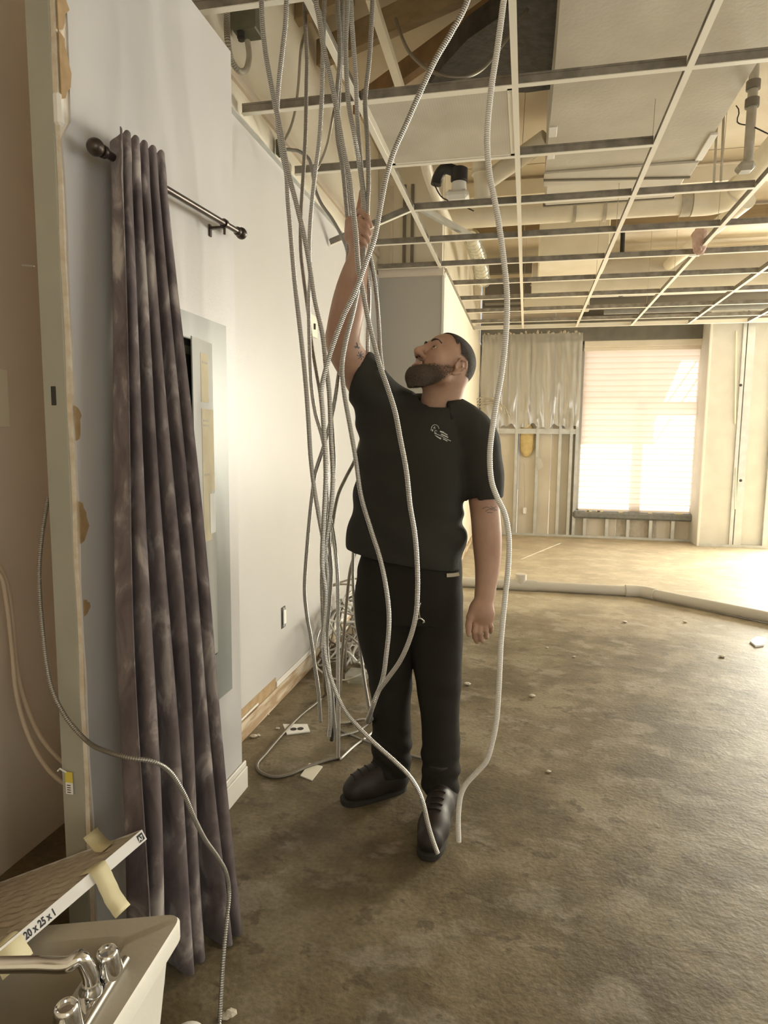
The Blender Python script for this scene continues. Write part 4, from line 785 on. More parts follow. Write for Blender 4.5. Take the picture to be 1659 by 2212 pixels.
bo = obj('basin', V, F, [MT['plastic'], MT['shaded_grime']], tub, 40); bo.data.polygons.foreach_set('material_index', np.array([1 if k >= 3*n else 0 for k in range(len(F))], np.int32))
sec = [(rquad(ins(0.955), .03), 0.342), (rquad(ins(0.93), .03), 0.30), (rquad(ins(0.86), .04), 0.04), (rquad(ins(0.84), .04), 0.0)]
V = []; F = []
for pts, z in sec: V += [(p[0], p[1], z) for p in pts]
for s in range(len(sec)-1):
    for k in range(n): F.append([s*n+k, s*n+(k+1) % n, (s+1)*n+(k+1) % n, (s+1)*n+k])
obj('outer_shell', V, F, MT['plastic'], tub, 40)
q = at_z(306, 2185, 0.25); 
tag(MB().lathe((-0.665, 1.135, 0.0), (0,0,1), [(0,.035),(.05,.04),(.062,.034),(.072,.018),(.075,.002)], 20).build('white_cap', MT['plastic'], smooth=40), 'round white plastic cap on the floor beside the laundry tub', 'cap')
# faucet on the ledge
fa = at_z(268, 2078, ZR+0.02); fb = at_z(186, 2212, ZR+0.02)
fc = empty('faucet', ((fa[0]+fb[0])/2, (fa[1]+fb[1])/2, ZR), 'chrome two-handle faucet on the ledge of the white tub', 'faucet')
fd = (fb-fa); fd[2] = 0; fd /= np.linalg.norm(fd); fs = np.array([-fd[1], fd[0], 0]); fs = fs if fs[0] < 0 else -fs
def fpt(t, s, z): return np.array([fa[0], fa[1], 0])+fd*t+fs*s+np.array([0, 0, z])
bq = [fpt(-.01, 0, ZR), fpt(.26, 0, ZR), fpt(.26, .055, ZR), fpt(-.01, .055, ZR)]
MB().prism(bq, (0, 0, .016)).build('base_plate', MT['chrome'], fc)
MB().tube([fpt(-.012, .004, ZR+.014), fpt(.26, .004, ZR+.014)], 0.0085, 14).build('front_roll', MT['chrome_dull'], fc, 60)
k1 = at_z(234, 2085, ZR+0.035); k2 = at_z(146, 2206, ZR+0.035)
for kp in (k1, k2):
    c = np.array([kp[0], kp[1], ZR+.012])
    h_ = MB().lathe(c, (0.02,-.05,1), [(0,.0185),(.004,.0205),(.0085,.0232),(.013,.0238),(.046,.0192),(.051,.0178),(.0535,.0162),(.0545,.0150),(.0535,.0135),(.047,.0125),(.0465,.001)], 28).build('handle', MT['chrome'], fc, 35)
sb = at_z(196, 2148, ZR+.02); c = np.array([sb[0], sb[1], ZR+.012])
MB().lathe(c, (0,0,1), [(0,.019),(.008,.0195),(.018,.0185),(.024,.0155),(.03,.0145)], 22).build('spout_collar', MT['chrome'], fc, 40)
top = at_z(152, 2082, ZR+0.085); ends = at_z(-40, 2085, ZR+0.085)
MB().tube(smooth_path([c+(0,0,.02), c+(0,0,.045), lin(c+(0,0,.06), top, .55)+(0,0,.014), top, lin(top, ends, .4), ends], .008), 0.0125, 16).build('spout', MT['chrome'], fc, True)

# air filter leaning over the tub
A = at_y(306, 1792, 1.235); E1p = at_y(0, 2048, 0.90); e1 = (E1p-A)/np.linalg.norm(E1p-A)
e2 = at_y(0, 1925, 1.28)-A; e2 -= e1*(e2 @ e1); e2 /= np.linalg.norm(e2); e3 = np.cross(e1, e2); e3 = e3 if e3[2] > 0 else -e3
fil = empty('air_filter', A, 'pleated air filter with white cardboard frame leaning on the tub', 'air filter')
Lf, Wf, Tf = 0.508, 0.635, 0.0245
def fp_(a, b, c): return A+e1*a+e2*b+e3*c
def slab(name, a0, a1, b0, b1, c0, c1, m, par):
    V = [fp_(a, b, c) for a in (a0, a1) for b in (b0, b1) for c in (c0, c1)]
    return obj(name, V, [[0,1,3,2],[4,6,7,5],[0,4,5,1],[2,3,7,6],[0,2,6,4],[1,5,7,3]], m, par)
fr = slab('frame_side', 0, Lf, -0.0012, 0.0008, 0, -Tf, MT['card'], fil)
slab('frame_side', 0, Lf, Wf, Wf+0.002, 0, -Tf, MT['card'], fil); slab('frame_side', 0, 0.002, 0, Wf, 0, -Tf, MT['card'], fil); slab('frame_side', Lf-0.002, Lf, 0, Wf, 0, -Tf, MT['card'], fil)
npl = 19; V = []; F = []; nb = 40; rows_ = []
for i in range(npl):
    for fr2, dp2 in ((0.0, -.022), (.12, -.0015), (.5, -.0005), (.88, -.0015)): rows_.append(((i+fr2)/npl, dp2))
rows_.append((1.0, -.022))
for i, (t_, dp2) in enumerate(rows_):
    for j in range(nb+1): V.append(fp_(0.003+(Lf-0.006)*t_+0.0014*math.sin(j*.7+i*1.9)+0.0006*math.sin(j*2.3+i), 0.002+(Wf-0.004)*j/nb, dp2+(0.0016*math.sin(j*1.3+i*.7) if dp2 > -.01 else 0)))
F = [[i*(nb+1)+j, i*(nb+1)+j+1, (i+1)*(nb+1)+j+1, (i+1)*(nb+1)+j] for i in range(len(rows_)-1) for j in range(nb)]
obj('pleated_media', V, F, MT['media'], fil)
def text_mesh(s, size, bold=0.0):
    cu_ = bpy.data.curves.new('t', 'FONT'); cu_.body = s; cu_.size = size; cu_.offset = bold; cu_.resolution_u = 3
    o = bpy.data.objects.new('t', cu_); COL.objects.link(o); bpy.context.view_layer.update()
    me = o.evaluated_get(bpy.context.evaluated_depsgraph_get()).to_mesh()
    V = np.array([v.co[:] for v in me.vertices]); F = [list(p.vertices) for p in me.polygons]
    bpy.data.objects.remove(o, do_unlink=True); return V, F
def text_on(name, s, size, fn, m, par, bold=0.0, center=False):
    V, F = text_mesh(s, size, bold); 
    if center: V[:,0] -= (V[:,0].min()+V[:,0].max())/2
    return obj(name, [fn(v[0], v[1]) for v in V], F, m, par)
ts = 0.024
V, F = text_mesh('20 x 25 x 1', ts, 0.0009); tw = V[:,0].max()
a_end = float((at_y(47, 2014, 0.94)-A) @ e1)
obj('size_print', [fp_(a_end-v[0]*0.60, -0.0016, -Tf*0.80+v[1]*0.80) for v in V], F, MT['black_ink'], fr)
slab('corner_print', 0.004, 0.020, -0.0018, -0.0012, -0.004, -Tf+0.004, MT['black_ink'], fr)
V, F = text_mesh('A7', .014, .0004); obj('corner_letters', [fp_(0.0195-v[0]*0.78, -0.0022, -Tf*.74+v[1]*1.0) for v in V], F, MT['card'], fr)
for k in range(3): slab('small_print', 0.115, 0.135-0.004*k, -0.0018, -0.0012, -0.008-0.004*k, -0.0095-0.004*k, MT['black_ink'], fr)
def tape_strip(name, path, width_vec, label):
    P = smooth_path(path, .01); V = []; wv = np.array(width_vec)
    for k, p in enumerate(P):
        j = 0.003*math.sin(k*2.1); V += [p-wv/2*(1+j*8), p+wv/2*(1-j*9)]
    F = [[2*i, 2*i+1, 2*i+3, 2*i+2] for i in range(len(P)-1)]
    o = obj(name, V, F, MT['tape'], smooth=True); m = o.modifiers.new('t', 'SOLIDIFY'); m.thickness = 0.0006; return tag(o, label, 'tape')
tA = fp_(float((at_y(188, 1893, 1.12)-A) @ e1), 0, 0)
tape_strip('masking_tape', [tA+e2*0.035+e3*.002, tA+e2*0.008+e3*.002, tA-e2*0.004, tA-e2*0.006-e3*.03, tA-e2*.004-e3*.075, tA-e2*0.012-e3*.105], e1*0.040, 'masking tape strip drooping from the white filter edge over the tub')
tB = fp_(float((at_y(28, 2030, 0.93)-A) @ e1)+0.02, 0, 0)
tape_strip('masking_tape', [tB+e2*0.03+e3*.003, tB+e2*0.005+e3*.003, tB-e2*0.005-e3*.012, tB-e2*0.006-e3*.03, tB-e2*.01-e3*.045], e1*0.06, 'masking tape piece at the bottom left end of the filter')
tC = fp_(0.035, 0.10, 0.001)
tape_strip('masking_tape', [tC-e2*0.02, tC+e3*.006, tC+e2*0.012+e3*.030, tC+e2*0.016+e3*.045], e1*0.04, 'curled masking tape sticking up behind the filter top')

# ================================================================== CABLES
def cable(pts, r, m, label, name='armored_cable', cat='cable', group=None, corr=0.0050, seg=8, step=None, top=None):
    P = np.array(pts, float)
    if top is not None: P = np.vstack([np.array(top, float), P])
    if corr:
        S = smooth_path(P, corr/3.0); k = np.arange(len(S)) % 3; R = np.where(k == 0, r*1.05, np.where(k == 1, r*1.02, r*0.83))
    else:
        S = smooth_path(P, step or 0.02); R = r
    V, F = tube_vf(S, R, seg)
    o = obj(name, V, F, [m, MT['groove_pale'] if m is MT['mc_white'] else MT['groove']], smooth=True)
    if corr:
        mi = np.zeros(len(F), np.int32); mi[:(len(S)-1)*seg] = np.repeat((np.arange(len(S)-1) % 3 == 1).astype(np.int32), seg); o.data.polygons.foreach_set('material_index', mi)
    return tag(o, label, cat, group)
def px(lst, y0=None, y1=None):
    """pixel path with depth: items (px, py, depth) or (px, py) with depth running from y0 to y1"""
    n = len(lst); out = []
    for i, q in enumerate(lst):
        d = q[2] if len(q) > 2 else y0+(y1-y0)*i/(n-1)
        out.append(at_y(q[0], q[1], d))
    return out
def up(p, dx=0.0, dy=0.1): return [p[0]+dx, p[1]+dy, Z_DECK-0.1]
def floor_px(lst, r=0.007): return [at_z(x, y, r) for x, y in lst]
MCm, MCd, MCb, MCw = MT['mc'], MT['mc_dark'], MT['mc_brown'], MT['mc_white']
RC = 0.0072
def hang(lst, y0, y1, m, label, r=RC, tail=None, **kw):
    P = px(lst, y0, y1); P = ([up(P[0], kw.pop('dx', 0.0))] if kw.pop('to_deck', True) else [])+[*P]
    if tail: P += tail
    return cable(P, r, m, label, **kw)
# long cable that runs down to the front shoe
hang([(565,0),(572,100),(589,200),(607,288),(622,370),(640,440),(662,534),(681,652),(697,725),(704,790),(711,847),(715,949),(719,1030),(713,1112),(704,1173),(696,1240),(697,1300),(699,1367),(704,1425),(722,1486),(744,1533),(780,1577),(817,1613),(853,1645),(882,1674),(903,1707),(914,1736),(925,1783),(936,1819),(945,1843)], 1.80, 1.84, MCm, 'metal cable crossing the legs and ending at the front shoe')
hang([(619,0),(617,47),(608,127),(601,192),(599,250),(608,325),(618,372),(622,434),(628,506),(636,603),(644,677),(652,746),(660,827),(666,909),(671,990),(678,1051),(688,1112),(701,1185),(707,1240),(704,1290),(699,1350),(700,1420),(712,1500),(714,1560),(711,1590)], 1.88, 1.98, MCm, 'leftmost ribbed cable hanging against the white wall')
hang([(729,0),(733,61),(734,127),(727,217),(729,296),(740,362),(747,434),(753,506),(751,564),(748,650),(741,740),(733,799),(719,888),(699,965),(682,1018),(674,1071),(664,1173),(658,1275),(663,1330),(672,1381),(679,1432),(688,1494),(692,1559)], 2.12, 2.22, MCd, 'cable passing behind the raised forearm and bowing out low left')
hang([(1010,0),(975,70),(940,130),(905,205),(880,262),(850,330),(835,380),(823,440),(808,518),(792,562),(768,628),(743,681),(719,746),(703,800),(694,845),(697,890),(701,949),(704,1000),(703,1051),(699,1132),(696,1220),(703,1280),(700,1340),(694,1400)], 1.70, 1.82, MCm, 'cable slanting from top right across the raised wrist', dx=0.25)
hang([(751,0),(747,108),(753,224),(765,289),(776,354,2.01),(783,409,2.004),(786,450,2.001),(787,490,2.001),(787,522,1.996),(784,563,1.975),(774,620,1.955),(762,677),(747,738),(739,791),(743,847),(756,921),(768,990),(780,1071),(800,1140),(821,1206),(833,1262),(840,1320),(840,1360),(835,1410),(827,1465),(812,1508),(800,1540)], 1.985, 1.90, MCm, 'gripped cable that bows down over the right thigh', tail=floor_px([(775,1556),(745,1562),(715,1565)], .012))
hang([(682,0),(689,36),(700,108),(715,174),(725,224),(736,289),(744,333),(756,390),(763,452),(769,506),(774,575),(784,632),(796,693),(808,742),(821,791),(835,831),(853,888),(865,949),(878,1018),(886,1092),(896,1153),(901,1214),(902,1277),(898,1331),(885,1381),(864,1428),(838,1465),(817,1494),(804,1528)], 1.80, 1.86, MCm, 'cable looping down the middle of the black shirt', tail=floor_px([(797,1562),(770,1580),(735,1590)], .012))
P = px([(1088,0),(1075,100),(1060,200),(1052,300),(1058,380),(1070,440),(1080,500),(1088,560),(1095,640),(1092,730),(1083,810),(1072,870),(1063,930),(1058,985),(1062,1040),(1074,1075),(1090,1110),(1099,1160),(1098,1220),(1090,1300),(1082,1390),(1078,1480),(1072,1560),(1063,1605),(1050,1645),(1030,1668),(1006,1695),(995,1720),(990,1765),(991,1818)], 1.66, 1.78)
cable([up(P[0], 0.1)]+P, 0.0074, MCw, 'white ribbed cable hanging alone at the right of the man')
hang([(805,0),(798,127),(789,217),(794,307,2.005),(796,398,2.003),(794,440,2.001),(793,490,2.001),(797,540,2.015),(804,575,2.035),(812,628,2.06),(818,700),(821,760),(826,800)], 2.00, 2.13, MCd, 'dark cable leaving the fist toward the shoulder')
hang([(758,0),(763,90),(769,181),(772,253),(780,362,2.012),(786,416,2.004),(790,460,2.001),(790,500,2.003),(794,570,2.03),(797,620,2.05),(796,690),(794,740),(795,775)], 2.01, 2.14, MCm, 'ribbed cable rising straight up out of the fist')
hang([(740,0),(738,110),(733,190),(731,280),(741,350),(751,420),(757,500),(757,560)], 2.16, 2.2, MCd, 'dark cable hidden behind the wrist at its lower end', tail=px([(752,640),(747,720)], 2.25, 2.25))
hang([(697,134),(695,217),(689,307),(680,380),(671,470),(668,543),(670,600),(667,644),(668,725),(670,786),(674,847),(682,896),(695,941),(704,990),(708,1092),(719,1150),(728,1230),(730,1320),(730,1440),(731,1566),(730,1636)], 2.10, 2.26, MCm, 'straight cable hanging just left of the legs to the floor')
P = px([(660,66),(663,120),(662,181),(660,289),(655,380),(650,470),(650,543),(656,600),(666,677),(674,746),(684,807),(691,847),(700,930),(702,1010),(705,1090),(700,1170),(697,1300),(699,1403),(701,1468)], 2.15, 2.36)
cable([[P[0][0]-.02, P[0][1], Z_DECK-.3]]+P+floor_px([(697,1506),(679,1522),(650,1545),(610,1586),(574,1628),(555,1652),(562,1668),(592,1678),(625,1673),(665,1656),(708,1642),(735,1636)]), RC*.95, MCb, 'brown armored cable whose end loops widest across the floor at left')
hang([(712,840),(716,900),(722,1000),(716,1080),(711,1160),(716,1230),(712,1300),(706,1400),(716,1480),(722,1560),(727,1600)], 2.3, 2.35, MCd, 'dark lower cable inside the tight vertical bundle', to_deck=False)
hang([(797,880),(780,950),(766,995),(748,1030),(732,1065),(722,1110),(714,1180),(709,1240),(703,1330),(698,1380)], 2.44, 2.36, MCb, 'short dark cable slanting out from behind the shirt', to_deck=False)
hang([(775,1150),(768,1190),(757,1230),(748,1310),(742,1380),(738,1430),(734,1500)], 2.55, 2.6, MCb, 'brown cable dropping from behind the shirt hem', to_deck=False, corr=0, r=.007)
hang([(766,1150),(763,1205),(763,1260),(768,1330),(778,1400),(787,1470),(795,1515),(800,1545)], 2.52, 2.5, MCd, 'thin cable curving from the shirt hem to the right knee', to_deck=False)
hang([(725,1480),(722,1530),(718,1585),(716,1600)], 2.42, 2.42, MT['iron'], 'black cable stub standing in the floor end of the bundle', to_deck=False, corr=0, r=.007)
cable(floor_px([(735,1578),(780,1597),(830,1615),(885,1632),(915,1640),(935,1655)], .008), 0.006, MCd, 'gray cable lying behind the shoes across the floor')
cable(floor_px([(735,1640),(765,1612),(795,1590),(815,1572)], .006), 0.0045, MCw, 'thin pale cable on the floor left of the right ankle', corr=0)
# old dark cables at the wall top
P = [at_z(660,66,3.0), at_y(650,108,2.6), at_y(644,188,2.75), at_y(637,242,2.85), at_y(628,275,2.9), at_y(612,308,2.95)]
cable(P, 0.006, MCb, 'short brown cable running from the loop to the wall box', corr=0)
P = [at_y(612,322,2.95), at_y(630,324,2.9), at_y(648,328,2.85), at_y(666,342,2.85), at_y(674,365,2.85), at_y(680,405,2.85), at_y(693,438,2.85), at_y(718,474,2.85), at_y(736,506,2.85), at_y(748,535,2.85), at_y(756,580,2.85)]
cable(P, 0.0075, MCd, 'dark cable arching from the wall box toward the raised arm')
cable([at_z(735,190,3.0), at_y(720,246,2.8), at_y(707,311,2.9), at_y(689,356,3.0), at_y(676,380,3.0)], 0.006, MCb, 'brown cable end hooking down under the second cross tee', corr=0)
cable([at_z(492,-20,2.95), at_z(490,40,2.86), at_z(492,90,2.76), at_z(500,130,2.72), at_z(515,152,2.70), at_z(530,152,2.72), at_z(538,125,2.78), at_z(535,90,2.86)], 0.011, MT['pipe_gray'], 'gray flexible conduit looping into the green box', 'flexible_conduit', 'conduit', corr=0.008)
cable([at_z(855,40,3.3), at_z(870,85,3.1), at_z(890,120,2.95), at_z(925,150,2.85), at_z(965,166,2.8), at_z(1003,167,2.8), at_z(1040,150,2.85), at_z(1075,110,2.95), at_z(1140,20,3.12)], 0.0075, MCb, 'brown cable sagging under the black insulation sheet', corr=0)
# tangle of cable lying behind the man
pc = at_z(752, 1430, 0.0)
for k in range(22):
    r = random.Random(140+k); c = pc+np.array([r.uniform(-.10,.20), r.uniform(-.16,.34), 0]); P = []; R0 = r.uniform(.09,.23); ph = r.uniform(0,6.28); tl = r.uniform(-1.3,1.3); t2 = r.uniform(-1.1,1.1); ecc = r.uniform(.45,1.0); ro = r.uniform(0,3.14); nt_ = r.randint(9,17)
    for t in range(nt_):
        an = ph+t*0.55; rr_ = R0*(1+.25*math.sin(t*.9+k)+.03*t); x, y = math.cos(an)*rr_, math.sin(an)*rr_*ecc; x, y = x*math.cos(ro)-y*math.sin(ro), x*math.sin(ro)+y*math.cos(ro)
        P.append(c+np.array([x, y, x*tl+y*t2+0.04*math.sin(t*1.1+k)+r.uniform(-.015,.015)]))
    P = np.array(P); P[:,2] += .010-P[:,2].min(); P[:,2] = np.minimum(P[:,2], .34); P[0,2] = .010; P[:,0] = np.maximum(P[:,0], X_LEFT+.03); P = list(P)
    cable(P, 0.0065, [MCd, MCw, MCb, MCm][k % 4], 'loose coil in the cable heap on the floor behind the man', group='cable heap behind the man', corr=0, seg=7)
tag(MB().box(at_z(770,1475,0)+(-.06,-.04,.002), at_z(770,1475,0)+(.06,.06,.07), .02).build('crumpled_bag', MT['clear_wrap']), 'crumpled clear bag at the foot of the cable heap', 'bag')
hang([(884,1380),(893,1430),(905,1470),(925,1490)], 3.0, 2.9, MCd, 'cable seen between the legs', to_deck=False, corr=0, r=.007)
# cable in front of the curtain
P = [at_y(104,1075,1.40), at_y(92,1150,1.37), at_y(85,1230,1.34), at_y(92,1360,1.30), at_y(110,1480,1.275), at_y(140,1545,1.265), at_y(185,1598,1.255), at_x(235,1625,-.865), at_x(280,1637,-.805), at_x(330,1645,-.765), at_x(365,1665,-.745), at_x(395,1710,-.725), at_x(420,1768,-.71), at_x(442,1812,-.70), at_x(470,1852,-.69), at_x(488,1885,-.68), at_x(495,1930,-.675), at_x(490,1985,-.665), at_x(483,2060,-.655), at_x(478,2140,-.648), at_z(474,2205,.012), at_z(465,2290,.006), at_z(440,2400,.006)]
cable(P, 0.0052, MCd, 'silver cable draped across the lower curtain to the floor', corr=0.005)
P = [at_x(-30,1190,-1.47), at_x(0,1225,-1.46), at_x(17,1270,-1.45), at_x(28,1350,-1.44), at_x(35,1430,-1.43), at_x(52,1510,-1.41), at_x(86,1590,-1.37), at_x(128,1640,-1.32), at_x(170,1670,-1.28)]
cable(P, 0.0065, MT['beige_cable'], 'upper beige cable drooping along the tan wall behind the jamb', 'beige_cable', corr=0)
P = [at_x(-40,1215,-1.46), at_x(0,1240,-1.45), at_x(14,1300,-1.44), at_x(26,1400,-1.43), at_x(36,1500,-1.41), at_x(62,1590,-1.38), at_x(98,1655,-1.33), at_x(138,1692,-1.28), at_x(175,1705,-1.25)]
cable(P, 0.0065, MT['beige_cable'], 'lower beige cable drooping along the tan wall behind the jamb', 'beige_cable', corr=0)
q = at_y(150, 1690, Y_JAMB-0.003)
tg = empty('cable_tag', q-(0,0,.03), 'small yellow and white cable tag on the metal jamb', 'tag')
MB().box(q+(-.010,-.0015,0), q+(.010,0,.027)).build('yellow_half', MT['label_yellow'], tg); MB().box(q+(-.010,-.0015,-.030), q+(.010,0,0)).build('white_half', MT['paper_white'], tg)
for k in range(4): MB().box(q+(-.006,-.002,-.026+.006*k), q+(.004,-.0014,-.024+.006*k)).build('print_line', MT['black_ink'], tg)
MB().tube([q+(-.006,-.002,.026), q+(-.02,-.006,.036), q+(-.028,-.004,.028)], .0022, 6).build('tie', MT['paper_white'], tg)
a = at_y(48, 573, 1.45); c = at_y(74, 575, 1.33); tag(MB().tube([a, c], .0018, 6).build('screw', MT['galv']), 'small screw tip poking out behind the metal jamb', 'screw')
q = at_x(3, 860, -1.519); tag(MB().box(q+(-.001,-.10,-.085), q+(.004,.025,.085), .002).build('wall_plate', MT['plate']), 'cream plate on the tan wall at the left edge', 'plate')

# ================================================================== WALL PLATES AND FLOOR SCRAPS
q = at_x(677, 705, X_LEFT); sp = empty('switch_plate', q, 'cream switch plate on the white wall behind the cables', 'switch')
MB().box((X_LEFT, q[1]-.085, q[2]-.06), (X_LEFT+.006, q[1]+.06, q[2]+.06), .002).build('plate', MT['plate'], sp); MB().box((X_LEFT+.006, q[1]-.01, q[2]-.018), (X_LEFT+.014, q[1]+.002, q[2]+.014), .001).build('toggle', MT['slot'], sp)
q = at_x(612, 1333, X_LEFT); ob = empty('wall_outlet', q, 'bare outlet without a cover low on the white wall', 'outlet')
MB().box((X_LEFT-.002, q[1]-.030, q[2]-.055), (X_LEFT+.002, q[1]+.024, q[2]+.055)).build('opening', MT['slot'], ob)
MB().box((X_LEFT+.002, q[1]-.016, q[2]-.036), (X_LEFT+.010, q[1]+.020, q[2]+.036), .003).build('receptacle', MT['plate_white'], ob); MB().box((X_LEFT+.002, q[1]-.006, q[2]-.05), (X_LEFT+.004, q[1]+.008, q[2]+.05)).build('yoke', MT['galv'], ob)
q = at_x(607, 320, X_LEFT+.02); tag(MB().box(q+(-.02,-.02,-.035), q+(.012,.02,.035), .004).bar(q+(.0,0,-.03), q+(.02,-.01,-.06), .006, .006, up=(0,1,0)).build('wall_box', MT['green_box']), 'small dark metal box at the top of the white wall', 'junction box')
for k, (pth, lab) in enumerate((([(716,1264),(735,1258),(760,1251),(790,1249)], 'upper of the thin wires sticking out of the white wall'), ([(716,1266),(740,1262),(770,1266),(795,1273)], 'lower of the thin wires sticking out of the white wall'))):
    P = [at_x(pth[0][0], pth[0][1], X_LEFT+.004)]+[at_y(x, y, P_y) for (x, y), P_y in zip(pth[1:], (3.9, 3.9, 3.9))]
    tag(MB().tube(smooth_path(P, .02), .006, 6).build('wire', MT['wire_tan'], smooth=True), lab, 'wire')
def flat(name, pts, m, label, cat, th=.004):
    P = [at_z(x, y, .001) for x, y in pts]; return tag(MB().prism(P, (0,0,th)).build(name, m), label, cat)
pl_ = empty('outlet_plate', at_z(640,1577,0), 'white outlet cover plate lying on the floor by the wall', 'plate')
P = [at_z(x, y, .001) for x, y in ((611,1566),(664,1566),(670,1582),(620,1588))]; MB().prism(P, (0,0,.005)).build('plate', MT['plate_white'], pl_)
for cx, cy in ((634,1575),(649,1574)): MB().lathe(at_z(cx, cy, .0062), (0,0,1), [(0,.015),(.0006,.015)], 14).build('opening', MT['slot'], pl_)
flat('plate_scrap', [(649,1677),(668,1650),(697,1657),(674,1687)], MT['plate'], 'almond blank plate on the floor left of the shoes', 'plate')
flat('paper_scrap', [(777,1667),(786,1658),(800,1654),(793,1665)], MT['plate'], 'small cream scrap beside the right boot toe', 'scrap')
flat('paper_scrap', [(1620,1388),(1634,1378),(1655,1381),(1650,1396),(1632,1398)], MT['plate_white'], 'pale paper scrap on the floor at the right edge', 'scrap', .012)
chips = [(548,1593),(558,1590),(1182,1400),(1185,1668),(1350,1345),(1480,1345),(1240,1420),(1150,1505),(1560,1420),(497,2195),(487,2199),(1545,1185),(600,1575),(578,1545),(1010,1480)]
for k, (x, y) in enumerate(chips):
    c = at_z(x, y, 0); V, F = ball_vf((0,0,0), 1, 7, 5); s_ = random.uniform(.006,.013); V = V*np.array([s_*1.3, s_, s_*.5])*(1+.4*RNG.random(len(V)))[:, None]; V[:,2] -= V[:,2].min()
    tag(obj('plaster_chip', V+c, F, MT['debris']), 'tiny plaster chip lying on the concrete floor', 'chip', 'plaster chips on the floor')

def hair_mat(name, c1, c2, sc):
    """short hair: cover density comes from the mesh attribute 'cover', broken up by fine noise"""
    m = mat(name, c1, 0.8, col2=c2, nscale=180, bump=0.6, bscale=380); nt = m.node_tree; L = nt.links.new; b = nt.nodes['Principled BSDF']
    at = N(nt, 'ShaderNodeAttribute', attribute_name='cover'); tc = N(nt, 'ShaderNodeTexCoord'); n = N(nt, 'ShaderNodeTexNoise', Scale=sc, Detail=2.0); L(tc.outputs['Object'], n.inputs['Vector'])
    r = N(nt, 'ShaderNodeMapRange'); r.inputs[1].default_value = 0.3; r.inputs[2].default_value = 0.7; L(n.outputs[0], r.inputs[0])
    g = N(nt, 'ShaderNodeMath', operation='LESS_THAN'); L(r.outputs[0], g.inputs[0]); L(at.outputs['Fac'], g.inputs[1])
    t = N(nt, 'ShaderNodeBsdfTransparent'); mx = N(nt, 'ShaderNodeMixShader'); L(g.outputs[0], mx.inputs[0]); L(t.outputs[0], mx.inputs[1]); L(b.outputs[0], mx.inputs[2]); L(mx.outputs[0], nt.nodes['Material Output'].inputs[0]); return m
MT['stub'] = hair_mat('short_beard', (0.062,0.042,0.028), (0.10,0.07,0.048), 520); MT['crop'] = hair_mat('cropped_hair', (0.030,0.023,0.018), (0.05,0.038,0.030), 560)

